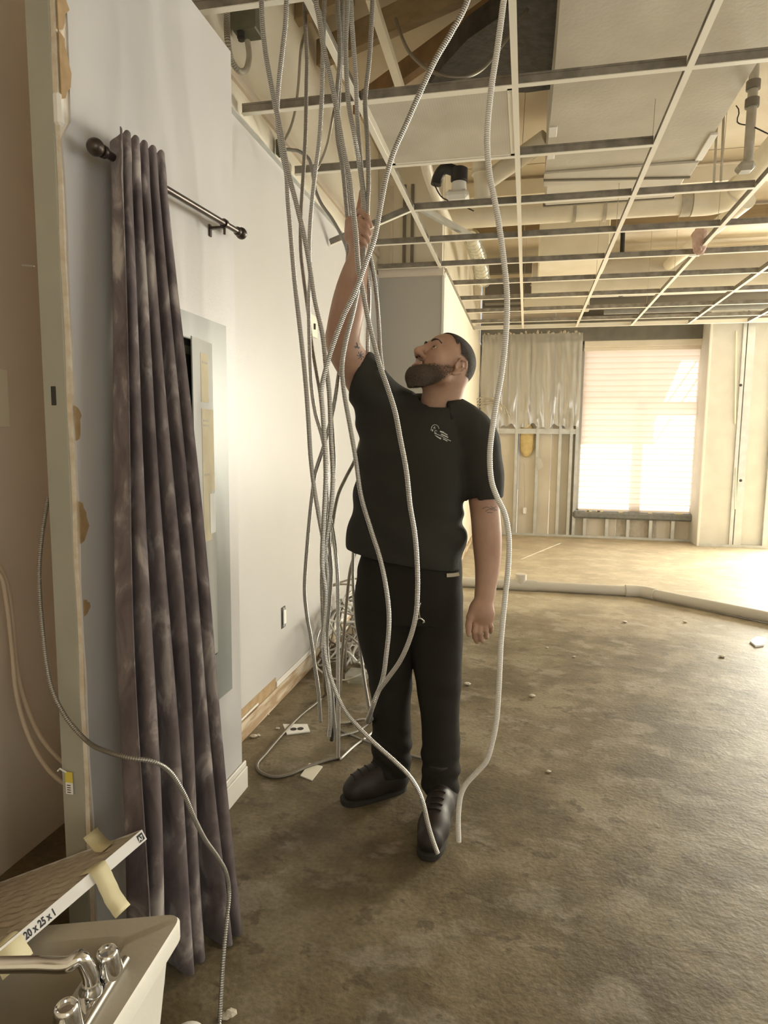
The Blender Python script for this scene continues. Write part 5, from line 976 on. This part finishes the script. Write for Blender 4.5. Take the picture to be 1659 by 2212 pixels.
# ================================================================== THE MAN
class Field:
    """signed distance field on a voxel grid, meshed with surface nets into one continuous skin"""
    def __init__(s, lo, hi, vox):
        s.lo = np.array(lo, float); s.h = vox; s.n = np.ceil((np.array(hi)-s.lo)/vox).astype(int)+1
        s.D = np.full(s.n, 1.0, np.float32)
    def sub(s, lo, hi):
        a = np.clip(np.floor((np.array(lo)-s.lo)/s.h).astype(int), 0, s.n-1); b = np.clip(np.ceil((np.array(hi)-s.lo)/s.h).astype(int)+1, 1, s.n)
        if np.any(b <= a): return None, None
        g = np.meshgrid(*[s.lo[k]+s.h*np.arange(a[k], b[k]) for k in range(3)], indexing='ij', sparse=False)
        return tuple(slice(a[k], b[k]) for k in range(3)), np.stack(g, -1).astype(np.float32)
    def put(s, sl, d, k, op='add'):
        A = s.D[sl]
        if op == 'sub': d = -d; A2 = -A
        if op == 'add':
            if k > 0: hh = np.maximum(k-np.abs(A-d), 0)/k; r = np.minimum(A, d)-hh*hh*k*0.25
            else: r = np.minimum(A, d)
        else:
            if k > 0: hh = np.maximum(k-np.abs(A-d), 0)/k; r = np.maximum(A, d)+hh*hh*k*0.25
            else: r = np.maximum(A, d)
        s.D[sl] = r
    def cone(s, a, b, ra, rb, k=0.02, op='add', flat=None):
        a = np.array(a, np.float32); b = np.array(b, np.float32); m = max(ra, rb)+k+0.02
        sl, P = s.sub(np.minimum(a, b)-m, np.maximum(a, b)+m)
        if sl is None: return s
        ab = b-a; L2 = float(ab @ ab)+1e-9; t = np.clip(((P-a) @ ab)/L2, 0, 1); q = P-a-t[..., None]*ab
        d = np.sqrt((q*q).sum(-1))-(ra+(rb-ra)*t); s.put(sl, d, k, op); return s
    def chain(s, pts, k=0.02):
        for (a, ra), (b, rb) in zip(pts[:-1], pts[1:]): s.cone(a, b, ra, rb, k)
        return s
    def limb(s, pts, k=0.02):
        Q = smooth_path([[*c, r] for c, r in pts], .025); return s.chain([(q[:3], q[3]) for q in Q], k)
    def ell(s, c, r, R=None, k=0.02, op='add'):
        c = np.array(c, np.float32); r = np.array(r, np.float32); m = r.max()+k+0.015
        sl, P = s.sub(c-m, c+m)
        if sl is None: return s
        q = P-c
        if R is not None: q = q @ np.array(R, np.float32).T
        k0 = np.sqrt(((q/r)**2).sum(-1)); k1 = np.sqrt(((q/(r*r))**2).sum(-1))+1e-9; d = k0*(k0-1)/k1
        s.put(sl, d, k, op); return s
    def loft(s, rings, k=0.02, pw=2.3):
        """rings: (centre xyz, half width along u, half depth along v, yaw) ordered by z; rounded-box section"""
        zs = np.array([r[0][2] for r in rings]); lo = np.min([np.array(r[0])-max(r[1], r[2]) for r in rings], 0)-k-0.02; hi = np.max([np.array(r[0])+max(r[1], r[2]) for r in rings], 0)+k+0.02
        lo[2] = zs[0]-k-0.02; hi[2] = zs[-1]+k+0.02; sl, P = s.sub(lo, hi); z = np.clip(P[..., 2], zs[0], zs[-1])
        def sm(vals):
            # smooth interpolation over z
            vals = np.array(vals, float); zz = np.linspace(zs[0], zs[-1], 200); v = np.interp(zz, zs, vals); kern = np.ones(15)/15; v = np.convolve(np.pad(v, 7, mode='edge'), kern, 'valid'); return np.interp(z, zz, v).astype(np.float32)
        cx, cy, a, b, yw = [sm([f(r) for r in rings]) for f in (lambda r: r[0][0], lambda r: r[0][1], lambda r: r[1], lambda r: r[2], lambda r: r[3])]
        x = P[..., 0]-cx; y = P[..., 1]-cy; u = x*np.cos(yw)+y*np.sin(yw); v = -x*np.sin(yw)+y*np.cos(yw)
        q = (np.abs(u/a)**pw+np.abs(v/b)**pw)**(1/pw); d = (q-1)*np.minimum(a, b)
        dz = np.maximum(zs[0]-P[..., 2], P[..., 2]-zs[-1]); d = np.where(dz > 0, np.sqrt(np.maximum(d, 0)**2+dz**2), np.maximum(d, dz)); s.put(sl, d, k); return s
    def cut(s, p, nrm, rad=None, ctr=None):
        """removes everything on the side the normal points to (within rad of p)"""
        p = np.array(p, np.float32); nrm = np.array(nrm, np.float32); nrm /= np.linalg.norm(nrm); ctr = p if ctr is None else np.array(ctr, np.float32)
        sl, P = s.sub(ctr-rad, ctr+rad) if rad else s.sub(s.lo, s.lo+s.h*s.n)
        d = (P-p) @ nrm
        if rad: d = np.where(np.linalg.norm(P-ctr, axis=-1) < rad, d, -1.0)
        s.D[sl] = np.maximum(s.D[sl], d); return s
    def mesh(s, relax=2):
        D = s.D; nx, ny, nz = D.shape; I = (D < 0)
        cnt = np.zeros((nx-1, ny-1, nz-1), np.int8)
        for i in (0,1):
            for j in (0,1):
                for k in (0,1): cnt += I[i:nx-1+i, j:ny-1+j, k:nz-1+k]
        act = np.argwhere((cnt > 0) & (cnt < 8)); idx = np.full(cnt.shape, -1, np.int32); idx[tuple(act.T)] = np.arange(len(act))
        c = [(i, j, k) for i in (0,1) for j in (0,1) for k in (0,1)]
        val = np.stack([D[act[:,0]+i, act[:,1]+j, act[:,2]+k] for i, j, k in c], 1); acc = np.zeros((len(act), 3)); num = np.zeros(len(act))
        for a in range(8):
            for b in range(a+1, 8):
                if sum(abs(c[a][q]-c[b][q]) for q in range(3)) != 1: continue
                va, vb = val[:, a], val[:, b]; m = (va < 0) != (vb < 0); t = np.where(m, va/(va-vb+1e-12), 0)
                p = np.array(c[a])+(np.array(c[b])-np.array(c[a]))*t[:, None]; acc += np.where(m[:, None], p, 0); num += m
        V = s.lo+s.h*(act+acc/num[:, None]); F = []
        for ax in range(3):
            sh = [slice(None)]*3; s1 = list(sh); s2 = list(sh); s1[ax] = slice(0, -1); s2[ax] = slice(1, None)
            A, B = I[tuple(s1)], I[tuple(s2)]; e = np.argwhere(A != B); o1, o2 = [(1,2), (2,0), (0,1)][ax]
            ok = (e[:, o1] > 0) & (e[:, o2] > 0) & (e[:, o1] < D.shape[o1]-1) & (e[:, o2] < D.shape[o2]-1); e = e[ok]
            def g(d1, d2): q = e.copy(); q[:, o1] -= d1; q[:, o2] -= d2; return idx[tuple(q.T)]
            Q = np.stack([g(1,1), g(0,1), g(0,0), g(1,0)], 1); inside = A[tuple(e.T)]; Q[~inside] = Q[~inside][:, ::-1]; F.append(Q)
        F = np.vstack(F); F = F[(F >= 0).all(1)]
        # light relaxation
        for _ in range(relax):
            S = np.zeros_like(V); n = np.zeros(len(V))
            for a, b in ((0,1),(1,2),(2,3),(3,0)):
                np.add.at(S, F[:, a], V[F[:, b]]); np.add.at(S, F[:, b], V[F[:, a]]); np.add.at(n, F[:, a], 1); np.add.at(n, F[:, b], 1)
            V = V*0.5+0.5*S/np.maximum(n, 1)[:, None]
        return V, F
    def link(s, name, m, parent, relax=2): V, F = s.mesh(relax); return obj(name, V, F, m, parent, True)

J = lambda x, y, d: at_y(x, y, d)
man = empty('person', (-0.36, 2.25, 0), 'bearded man in black polo shirt and trousers, looking up and gripping hanging cables', 'person')
# joints
r_sh, r_el, r_wr = J(818,868,2.24), J(741,742,2.05), J(778,548,2.02)
l_sh, l_el, l_wr = J(1022,938,2.26), J(1049,1120,2.27), J(1047,1288,2.22)
neck0, neck1 = J(938,905,2.26), J(952,838,2.25)
HC = J(961,791,2.225)
fwd = np.array([-0.66, -0.55, 0.66]); fwd /= np.linalg.norm(fwd)
left = np.cross([0,0,1.0], fwd); left /= np.linalg.norm(left); 
roll = 0.10; upv = np.cross(fwd, -left); upv = np.cross(left, -fwd) if upv[2] < 0 else upv
left, upv = left*math.cos(roll)+upv*math.sin(roll), upv*math.cos(roll)-left*math.sin(roll)
HS = 0.965
RH = np.array([left, fwd, upv])            # rows: his left, face forward, crown
def hp(x, y, z): return HC+HS*(left*x+fwd*y+upv*z)
def head(f, g=0.0, ears=True):
    """skull, jaw and face, grown by g"""
    e = lambda c, r, k=.02, op='add': f.ell(hp(*c), (np.array(r)*HS+g), RH, k*HS, op)
    cn = lambda a, b, ra, rb, k=.012, op='add': f.cone(hp(*a), hp(*b), ra*HS+g, rb*HS+g, k*HS, op)
    e((0,-.010,.030), (.076,.092,.086)); e((0,.030,-.030), (.062,.062,.070), .03); e((0,.030,.035), (.066,.060,.056), .03)
    for s in (-1, 1):
        cn((s*.050,.008,-.062), (s*.020,.070,-.098), .024, .020, .03); e((s*.040,.062,-.026), (.024,.026,.024), .02)
    e((0,.078,-.098), (.024,.020,.018), .02)
    cn((-.034,.082,.024), (.034,.082,.024), .013, .013, .015)
    return f
skin = Field((-0.80,1.80,0.58), (0.05,2.48,2.14), 0.0036)
# torso core and neck under the shirt, both arms
skin.loft([(J(888,1150,2.26), .14, .09, -.05), (J(896,1010,2.26), .155, .10, -.05), (J(905,930,2.26), .14, .09, -.05), (J(920,890,2.26), .08, .07, 0)], .03)
skin.cone(neck0, neck1, .062, .056, .03); skin.cone(J(952,890,2.28), hp(0,-.045,-.02), .058, .055, .03)
skin.limb([(J(880,910,2.26), .05), (r_sh, .058), (J(775,805,2.14), .057), (r_el, .050), (J(750,672,2.03), .050), (J(762,610,2.025), .042), (r_wr, .0285)], .012)
skin.cone(J(727,728,2.06), J(735,755,2.08), .033, .036, .02)
skin.limb([(J(980,925,2.26), .05), (l_sh, .052), (J(1040,1040,2.27), .050), (l_el, .0475), (J(1052,1165,2.265), .0475), (J(1053,1225,2.25), .040), (l_wr, .0300)], .012)
head(skin)
for s in (-1, 1):
    # eye sockets, lids, nostrils, ear
    skin.ell(hp(s*.031,.097,.002), np.array((.018,.014,.012))*HS, RH, .010, 'sub')
    skin.cone(hp(s*.018,.085,.010), hp(s*.046,.078,.008), .0055, .0050, .006); skin.cone(hp(s*.020,.084,-.009), hp(s*.044,.077,-.008), .0045, .0045, .006)
    skin.ell(hp(s*.0135,.103,-.041), np.array((.0095,.012,.009))*HS, RH, .006)
    skin.ell(hp(s*.077,-.014,-.014), np.array((.006,.017,.029))*HS, RH, .006)
    skin.limb([(hp(s*.079,.004,-.012), .0040), (hp(s*.083,.006,.004), .0042), (hp(s*.086,-.003,.018), .0044), (hp(s*.090,-.019,.017), .0044), (hp(s*.092,-.030,.001), .0044), (hp(s*.090,-.028,-.020), .0044), (hp(s*.085,-.017,-.036), .0055), (hp(s*.080,-.006,-.046), .0075)], .0025)
    skin.limb([(hp(s*.084,-.010,.008), .0030), (hp(s*.088,-.019,-.004), .0032), (hp(s*.087,-.018,-.020), .0032), (hp(s*.083,-.009,-.030), .0036)], .0025); skin.cone(hp(s*.081,.004,-.018), hp(s*.083,.001,-.024), .0045, .0045, .003)
    skin.ell(hp(s*.0085,.108,-.0515), np.array((.0048,.006,.005))*HS, RH, .003, 'sub')
skin.cone(hp(0,.088,.016), hp(0,.117,-.034), .0095*HS, .0135*HS, .010)
skin.cone(hp(-.020,.090,-.068), hp(.020,.090,-.068), .0065, .0065, .006); skin.cone(hp(-.017,.089,-.082), hp(.017,.089,-.082), .0078, .0078, .006)
skin.cone(hp(-.024,.101,-.0745), hp(.024,.101,-.0745), .0030, .0030, .003, 'sub')
# raised right hand closed round the cables, forefinger pointing up along them
HY = 2.02
skin.ell(J(775,500,HY+.004), (.030,.026,.046), None, .022); skin.cone(r_wr, J(772,505,HY), .029, .030, .02); skin.cone(J(757,512,HY+.01), J(756,478,HY+.012), .020, .016, .016)
fr_ = .0092
fing = [[(768,462,.000),(779,456,-.030),(793,470,-.040),(801,488,-.028)], [(764,474,.000),(775,474,-.036),(791,488,-.044),(799,506,-.030)], [(763,489,.002),(774,491,-.038),(789,505,-.044),(796,520,-.028)], [(764,505,.002),(773,508,-.034),(784,521,-.040),(790,532,-.026)]]
for q in fing: skin.chain([(J(x, y, HY+d), fr_*(1.02-.05*i)) for i, (x, y, d) in enumerate(q)], .0035)
skin.chain([(J(770,492,HY+.012), .014), (J(774,462,HY+.022), .0115), (J(779,440,HY+.026), .0098), (J(781,414,HY+.024), .0082)], .006)
# hanging left hand, back of the hand outward, thumb on the inner side
LY = 2.20
skin.cone(l_wr, J(1042,1322,LY), .030, .030, .02); skin.ell(J(1041,1328,LY), (.044,.022,.046), None, .02); skin.ell(J(1028,1318,LY-.006), (.020,.018,.034), None, .02)
skin.chain([(J(1026,1312,LY-.01), .017), (J(1016,1332,LY-.022), .0132), (J(1012,1352,LY-.030), .0108), (J(1012,1370,LY-.034), .0088)], .006)
lf = [[(1027,1345),(1025,1364),(1026,1377),(1030,1386)], [(1038,1348),(1037,1366),(1038,1378),(1042,1384)], [(1049,1346),(1050,1362),(1050,1372),(1052,1377)], [(1058,1340),(1061,1353),(1061,1361),(1060,1366)]]
for k, q in enumerate(lf): skin.chain([(J(x, y, LY+[-.004,-.012,.004,.022][i]-.006+.004*k), (.0104-.0008*k*(k > 1))*(1.03-.06*i)) for i, (x, y) in enumerate(q)], .0035)
body = skin.link('body', MT['skin'], man)
def bvh_of(o):
    org = root_loc(o); me = o.data; V = np.empty(len(me.vertices)*3); me.vertices.foreach_get('co', V); V = V.reshape(-1, 3)+org
    return BVHTree.FromPolygons(V.tolist(), [list(p.vertices) for p in me.polygons])
# eyes with lids, brows
for s in (-1, 1):
    ec = hp(s*.031,.0770,.0005); e = MB(); e.ball(ec, .0122*HS, 16, 10); eo = e.build('eye', MT['eye'], body, True)
    MB().ball(ec+(fwd*.96+upv*.10+left*s*.12)*.0082*HS, .0064*HS, 12, 8).build('iris', MT['iris'], body, True)
    for lo_, hi_, nm in ((26, 100, 'upper_eyelid'), (-95, -16, 'lower_eyelid')):
        V = []; F = []; na_, nb_ = 14, 7
        for i in range(na_+1):
            az = math.radians(-88+176*i/na_); sh_ = math.cos(az)**.6 if abs(az) < 1.5 else .1
            for j in range(nb_+1):
                el = math.radians((lo_+(hi_-lo_)*j/nb_) if nm[0] == 'l' and False else (lo_*(sh_ if True else 1)+(hi_-lo_*sh_)*j/nb_ if nm[0] == 'u' else lo_+(hi_*sh_-lo_)*j/nb_))
                r_ = .0139*HS; V.append(ec+r_*(left*math.sin(az)*math.cos(el)+fwd*math.cos(az)*math.cos(el)+upv*math.sin(el)))
        F = [[i*(nb_+1)+j, i*(nb_+1)+j+1, (i+1)*(nb_+1)+j+1, (i+1)*(nb_+1)+j] for i in range(na_) for j in range(nb_)]
        obj(nm, V, F, MT['skin'], body, True)
    P = [hp(s*.013,.0985,.0240), hp(s*.026,.0985,.0285), hp(s*.040,.0915,.0285), hp(s*.053,.0790,.0215)]; S = smooth_path(P, .004); n = len(S)
    MB().tube(S, [.0036*(1-.55*(k/(n-1))**2)*(.6+.4*min(1, k/2)) for k in range(n)], 8).build('eyebrow', MT['hair'], body, True)
    MB().ball(hp(s*.0085,.1045,-.0490), .0046*HS, 10, 7).build('nostril', MT['nostril'], body, True)
MB().tube(smooth_path([hp(-.019,.0925,-.0800), hp(-.010,.0975,-.0815), hp(.010,.0975,-.0815), hp(.019,.0925,-.0800)], .004), .0046, 8).build('lower_lip', MT['lip'], body, True)
# cropped hair and full short beard: the head grown a little, thinning out toward the edges
def local(V): Q = V-HC; return (Q @ left)/HS, (Q @ fwd)/HS, (Q @ upv)/HS
sst = lambda a, lo, hi: np.clip((a-lo)/(hi-lo), 0, 1)
def hair_dens(V):
    x, y, z = local(V); front = z-(.066+.45*(y-.062)-.30*np.maximum(0, np.abs(x)-.042)); temple = z-(.012+1.55*y); back = z-(-.072+.4*np.maximum(0, y+.05))
    d = np.where(y > .034, np.minimum(front, temple+.03), np.where(y > -.004, np.minimum(temple, 1), back))
    ear = np.sqrt((y+.012)**2+(z+.012)**2)-.038; d = np.where(np.abs(x) > .055, np.minimum(d, ear), d)
    side = np.where(np.abs(x) > .045, .55+.45*sst(z, -.03, .06), 1.0); return sst(d, 0, .012)*side
def beard_dens(V):
    x, y, z = local(V); top = -.062+.66*np.maximum(0, .082-y); top = np.where((np.abs(x) < .032) & (y > .07), -.051, top)
    d1 = top-z; d2 = y+.004+.25*np.minimum(0, z+.05); d3 = z-(-.102-.85*np.maximum(y,-.01)); dens = sst(d1, 0, .014)*sst(d2, 0, .012)*sst(d3, 0, .012)
    chin = sst(.05*0+(-.07-z)+.35*(y-.05), -.02, .03); dens = dens*(.50+.50*chin)
    lip = np.sqrt((x/.028)**2+((z+.0765)/.0150)**2); dens = np.where(y > .055, dens*sst(lip, .85, 1.15), dens)
    soul = np.sqrt((x/.02)**2+((z+.092)/.008)**2); return np.where(y > .055, dens*(.55+.45*sst(soul, .7, 1.3)), dens)
def hair_shell(f, fn, name, m):
    V, F = f.mesh(); dn = fn(V); keep = dn[F].max(1) > .02; F = F[keep]; used = np.unique(F); mp_ = np.full(len(V), -1); mp_[used] = np.arange(len(used)); o = obj(name, V[used], mp_[F], m, body, True)
    at_ = o.data.attributes.new('cover', 'FLOAT', 'POINT'); at_.data.foreach_set('value', dn[used].astype(np.float32)); return o
hf = Field(HC-.17, HC+.17, 0.0036); head(hf, 0.0040); hair_shell(hf, hair_dens, 'hair', MT['crop'])
bf_ = Field(HC-.19, HC+.17, 0.0032); head(bf_, 0.0030)
bf_.cone(hp(-.022,.064,-.108), hp(.022,.064,-.108), .026, .026, .025); bf_.cone(hp(0,.072,-.112), hp(0,.060,-.138), .024, .022, .025)
bf_.cone(hp(-.026,.086,-.060), hp(0,.0965,-.0575), .0050, .0070, .01); bf_.cone(hp(.026,.086,-.060), hp(0,.0965,-.0575), .0050, .0070, .01)
hair_shell(bf_, beard_dens, 'beard', MT['stub'])

# polo shirt
sh = Field((-0.72,1.90,0.80), (0.08,2.56,1.62), 0.0048)
YB = 2.27
def ring(xl, xr, y, dep, d=YB, yaw=-.06):
    a = J(xl, y, d); b = J(xr, y, d); return ((a+b)/2, (b[0]-a[0])/2, dep, yaw)
sh.loft([ring(746,1002,1260,.145), ring(750,1001,1190,.145), ring(761,1002,1110,.142), ring(770,1010,1040,.142), ring(774,1018,960,.138), ring(782,1016,905,.120), ring(835,1000,872,.090), ring(880,985,855,.07)], .03)
sh.limb([(J(885,905,2.27), .085), (J(838,882,2.25), .080), (J(800,842,2.19), .074), (J(762,788,2.12), .072)], .02); sh.cone(J(885,930,2.26), J(830,900,2.25), .09, .085, .05)
sh.limb([(J(975,905,2.27), .078), (J(1022,945,2.27), .076), (J(1040,1020,2.27), .068), (J(1046,1082,2.27), .061)], .02)
ud = r_el-r_sh; ud /= np.linalg.norm(ud)
hem_r = J(777,808,2.14); sh.cut(hem_r, (-.85,-.08,.42), .17); sh.cone(J(800,842,2.19), J(760,785,2.12), .060, .062, .006, 'sub')
hem_l = J(1046,1080,2.27); sh.cut(hem_l, (.12, 0, -1), .080, J(1055,1100,2.27)); sh.cone(J(1044,1062,2.27), J(1048,1130,2.27), .050, .057, .004, 'sub')
# folds
Pg = np.stack(np.meshgrid(*[sh.lo[k]+sh.h*np.arange(sh.n[k]) for k in range(3)], indexing='ij'), -1).astype(np.float32)
X_, Y_, Z_ = Pg[...,0], Pg[...,1], Pg[...,2]
wr_ = 0.0042*np.sin(38*Z_+9*X_+3*np.sin(11*X_+5*Z_))+0.0030*np.sin(24*X_-30*Z_+2*np.sin(13*Z_))+0.004*np.sin(31*(X_*.8+Z_*.6)+4*Y_)*np.clip((1.45-Z_)*2, 0, 1)
side = np.clip((X_+0.36)/.15, 0, 1)*np.clip((1.16-Z_)/.15, 0, 1)*np.clip((Z_-.82)/.08, 0, 1); wr_ = wr_+0.006*side*np.sin(66*Z_+10*Y_+2*np.sin(17*Z_))
wr_ = wr_*np.where((X_ > -.155) | (Z_ > 1.44), .35, 1.0); sh.D = sh.D+(wr_*np.clip(1-np.abs(sh.D)/.03, 0, 1)).astype(np.float32)
del Pg, X_, Y_, Z_
sh.cut(J(880,1206,YB), (-.14,0,-1.0), None)
sh.cone(neck0+(0,0,-.01), neck1+(0,0,.06), .078, .084, .008, 'sub')
shirt = sh.link('polo_shirt', MT['shirt'], man, 6)
# collar: standing band that opens to the front
nk = J(940,876,2.255); V = []; F = []; m_ = 44
for i in range(m_+1):
    an = -2.55+5.1*i/m_; dx_, dy_ = math.sin(an), math.cos(an)
    lift = .012*math.cos(an)-.010*(abs(an)/2.55)**3
    for r_, z_ in ((.078,-.034),(.083,-.004),(.081,.026),(.088,.034),(.101,.010),(.118,-.026)):
        V.append(nk+np.array([dx_*r_*1.02, dy_*r_*.92+.005, z_+lift-.018*math.sin(an)*.0+dx_*-.006]))
nr_ = 6
F = [[i*nr_+j, (i+1)*nr_+j, (i+1)*nr_+j+1, i*nr_+j+1] for i in range(m_) for j in range(nr_-1)]
co = obj('collar', V, F, MT['shirt'], shirt, True); md = co.modifiers.new('t', 'SOLIDIFY'); md.thickness = .004
# embroidered chest emblem, laid on the cloth
bs = bvh_of(shirt)
def on_surface(bv, pxx, pyy, off=.0012):
    d = ray(pxx, pyy); d /= np.linalg.norm(d); h = bv.ray_cast(Vector(CAM), Vector(d), 6.0)
    if h[0] is None: return None
    return np.array(h[0])-d*off
def decal(name, V2, F, org, ex, ey, m, par, bv, off=.0012):
    P = []
    for x, y in V2:
        p = on_surface(bv, org[0]+ex[0]*x+ey[0]*y, org[1]+ex[1]*x+ey[1]*y, off)
        if p is None: return None
        P.append(p)
    return obj(name, P, F, m, par)
def stroke(pts, w):
    pts = np.array(pts, float); T = np.gradient(pts, axis=0); T /= np.linalg.norm(T, axis=1)[:, None]+1e-9; Nn = np.stack([-T[:,1], T[:,0]], 1)*w/2
    V = np.vstack([pts+Nn, pts-Nn]); n = len(pts); return V, [[i, i+1, n+i+1, n+i] for i in range(n-1)]
ex, ey, og = (.90,.43), (-.30,.95), (934,915)
arcs = [([(1+8.5-8.5*math.cos(t), 8-9*math.sin(t)) for t in np.linspace(0, 2.7, 12)], 1.0), ([(1,6),(0.5,9),(1.5,12),(1,15)], 1.1), ([(21,8),(30,7)], 3.0), ([(30,7.5),(39,8.5)], 2.0), ([(25,12.5),(42,12.5)], 2.4), ([(10,17),(28,16),(36,17),(50,17)], 1.3), ([(13,20),(20,22),(28,20.5)], 1.2), ([(17,21),(28,22.5)], 2.2), ([(32,20),(43,20.5)], 1.8)]
for pts, w in arcs:
    V, F = stroke(pts, w); decal('emblem_stroke', V, F, og, ex, ey, MT['thread'], shirt, bs)
for s_, x0_, y0_, sz in (('A', 4.5, 8.5, 7.5), ('4', 2.5, 16, 8), ('C', 9.2, 15.8, 8.5)):
    V, F = text_mesh(s_, sz, .12); decal('emblem_letter', [(x0_+v[0], y0_-v[1]) for v in V], F, og, ex, ey, MT['thread'], shirt, bs)
# tattoos
bb2 = bvh_of(body)
for k in range(7):
    an = k*6.283/7+.3; V, F = stroke([(0,0),(5*math.cos(an), 6.5*math.sin(an)),(8*math.cos(an+.25), 10*math.sin(an+.25))], 1.6); decal('tattoo', V, F, (779,768), (1,0), (0,1), MT['ink'], body, bb2, .0008)
for pts in ([(-7,3),(-1,2),(5,5)], [(-2,-6),(0,0),(1,6)], [(0,0),(5,-3)], [(-5,6),(0,3),(4,7)]):
    V, F = stroke(pts, 2.4); decal('tattoo', V, F, (772,746), (1,0), (0,1), MT['ink'], body, bb2, .0008)
for pts in ([(-14,2),(-4,-2),(6,2),(16,-3)], [(-8,8),(2,3),(14,6)], [(4,-3),(12,2),(18,6)], [(-4,10),(8,10)]):
    V, F = stroke(smooth_path([(*p, 0) for p in pts], 2)[:, :2], 1.1); decal('tattoo', V, F, (1056,1097), (1,0), (0,1), MT['ink'], body, bb2, .0008)

# trousers
tr = Field((-0.66,1.98,0.05), (-0.05,2.50,1.02), 0.0048)
YL = 2.27
tr.loft([ring(803,982,1335,.115,YL), ring(776,1000,1290,.128,YL), ring(776,998,1230,.128,YL), ring(785,995,1180,.115,YL)], .05)
rl = [(J(826,1290,YL), .096), (J(832,1370,YL), .088), (J(845,1480,YL+.0), .066), (J(845,1580,YL+.01), .062), (J(846,1640,2.285), .060), (J(847,1668,2.275), .058)]
ll = [(J(944,1290,YL), .094), (J(942,1380,YL), .090), (J(949,1500,YL-.02), .071), (J(952,1600,YL-.04), .066), (J(951,1670,YL-.06), .064), (J(951,1704,2.20), .062)]
tr.limb(rl, .028).limb(ll, .014)
Pg = np.stack(np.meshgrid(*[tr.lo[k]+tr.h*np.arange(tr.n[k]) for k in range(3)], indexing='ij'), -1).astype(np.float32); X_, Y_, Z_ = Pg[...,0], Pg[...,1], Pg[...,2]
low = np.clip((.30-Z_)/.15, 0, 1); kn = np.exp(-((Z_-.46)/.08)**2)
w_ = 0.003*np.sin(23*Z_+12*X_+2*np.sin(14*X_))*np.sin(7*Z_+9*Y_+1)+0.002*np.sin(41*X_+13*Z_)+0.007*low*np.sin(88*Z_+16*X_+14*Y_+2.5*np.sin(21*X_+7*Y_))*np.sin(9*X_+13*Y_+20*Z_)+0.004*kn*np.sin(60*Z_+20*X_)*np.sin(15*X_+11*Y_)
tr.D = tr.D+(w_*np.clip(1-np.abs(tr.D)/.03, 0, 1)).astype(np.float32); del Pg, X_, Y_, Z_
tr.cut(J(950,1715,2.2), (0,-.15,-1), .14); tr.cut(J(846,1672,2.275), (0,-.1,-1), .13)
trousers = tr.link('trousers', MT['trousers'], man, 4)
bt = bvh_of(trousers)
for nm, pts, w, m in (('belt_edge', [(965,1243),(980,1242),(992,1240)], 8, 'thread'),):
    V, F = stroke(pts, w); decal(nm, V, F, (0,0), (1,0), (0,1), MT['wire_tan'], trousers, bt, .005)
# key clip on the belt loop
kq = on_surface(bt, 908, 1338, .012)
if kq is not None:
    kc = MB(); kc.tube(smooth_path([kq+(.000,0,.060), kq+(-.004,0,.03), kq+(0,-.002,0)], .01), .0012, 6); kc.tube(smooth_path([kq+(-.012,0,-.004), kq+(0,-.004,.006), kq+(.014,0,-.008), kq+(.010,0,-.012)], .006), .0035, 8)
    kc.build('key_clip', MT['chrome'], trousers, True)
# boots
def boot(heel, toe, name, ankle):
    h = np.array([heel[0], heel[1], 0]); t = np.array([toe[0], toe[1], 0]); d = (t-h)/np.linalg.norm(t-h); L = np.linalg.norm(t-h); s_ = np.array([-d[1], d[0], 0]); z = np.array([0,0,1.0])
    lo = np.minimum(h, t)-.12; hi = np.maximum(h, t)+.12; lo[2] = 0.0; hi[2] = .24; f = Field(lo, hi, .0042)
    f.chain([(h+d*.045+z*.055, .044), (h+d*.12+z*.060, .043), (h+d*(L-.11)+z*.052, .047), (h+d*(L-.05)+z*.046, .043)], .03)
    f.cone(h+d*.05+z*.06, np.array([ankle[0], ankle[1], .18]), .047, .053, .04); f.cone(h+d*.13+z*.09, h+d*.19+z*.075, .036, .034, .03)
    sl, P = f.sub(f.lo, f.lo+f.h*f.n); f.D = np.maximum(f.D, (.018-P[..., 2]).astype(np.float32)); f.D = np.maximum(f.D, (P[..., 2]-.19).astype(np.float32))
    b = f.link(name, MT['boot'], man)
    n = 28; V = []; 
    for zz, g in ((0,-.002),(.004,.002),(.019,.002),(.022,-.003)):
        for k in range(n):
            an = 6.2832*k/n; c, s2 = math.cos(an), math.sin(an); w = .042+.008*np.clip(c*1.2, -.6, 1) ; 
            V.append(h+d*(L/2+(L/2+g)*np.sign(c)*abs(c)**.62)+s_*(w+g)*np.sign(s2)*abs(s2)**.75+z*zz)
    F = [[q*n+k, q*n+(k+1) % n, (q+1)*n+(k+1) % n, (q+1)*n+k] for q in range(3) for k in range(n)]+[list(range(n))[::-1], [3*n+k for k in range(n)]]
    so_ = obj('sole', V, F, MT['sole'], b, 40)
    return b, h, d, L
bR = boot(at_z(876,1703,0)[:2], at_z(738,1738,0)[:2], 'boot', rl[-1][0])
bL = boot(at_z(962,1738,0)[:2], at_z(922,1862,0)[:2], 'boot', ll[-1][0])
for b_, h_, d_, L_ in (bR, bL):
    s_ = np.array([-d_[1], d_[0], 0]); bv = bvh_of(b_)
    for k in range(4):
        c = h_+d_*(.135+.028*k); P = []
        for u in np.linspace(-.022, .022, 7):
            hh = bv.ray_cast(Vector(c+s_*u+np.array([0,0,.4])), Vector((0,0,-1)), 1.0)
            if hh[0] is not None and hh[0][2] < .16: P.append(np.array(hh[0])+np.array([0,0,.002]))
        if len(P) > 3: MB().tube(np.array(P), .0028, 6).build('lace', MT['sole'], b_, True)
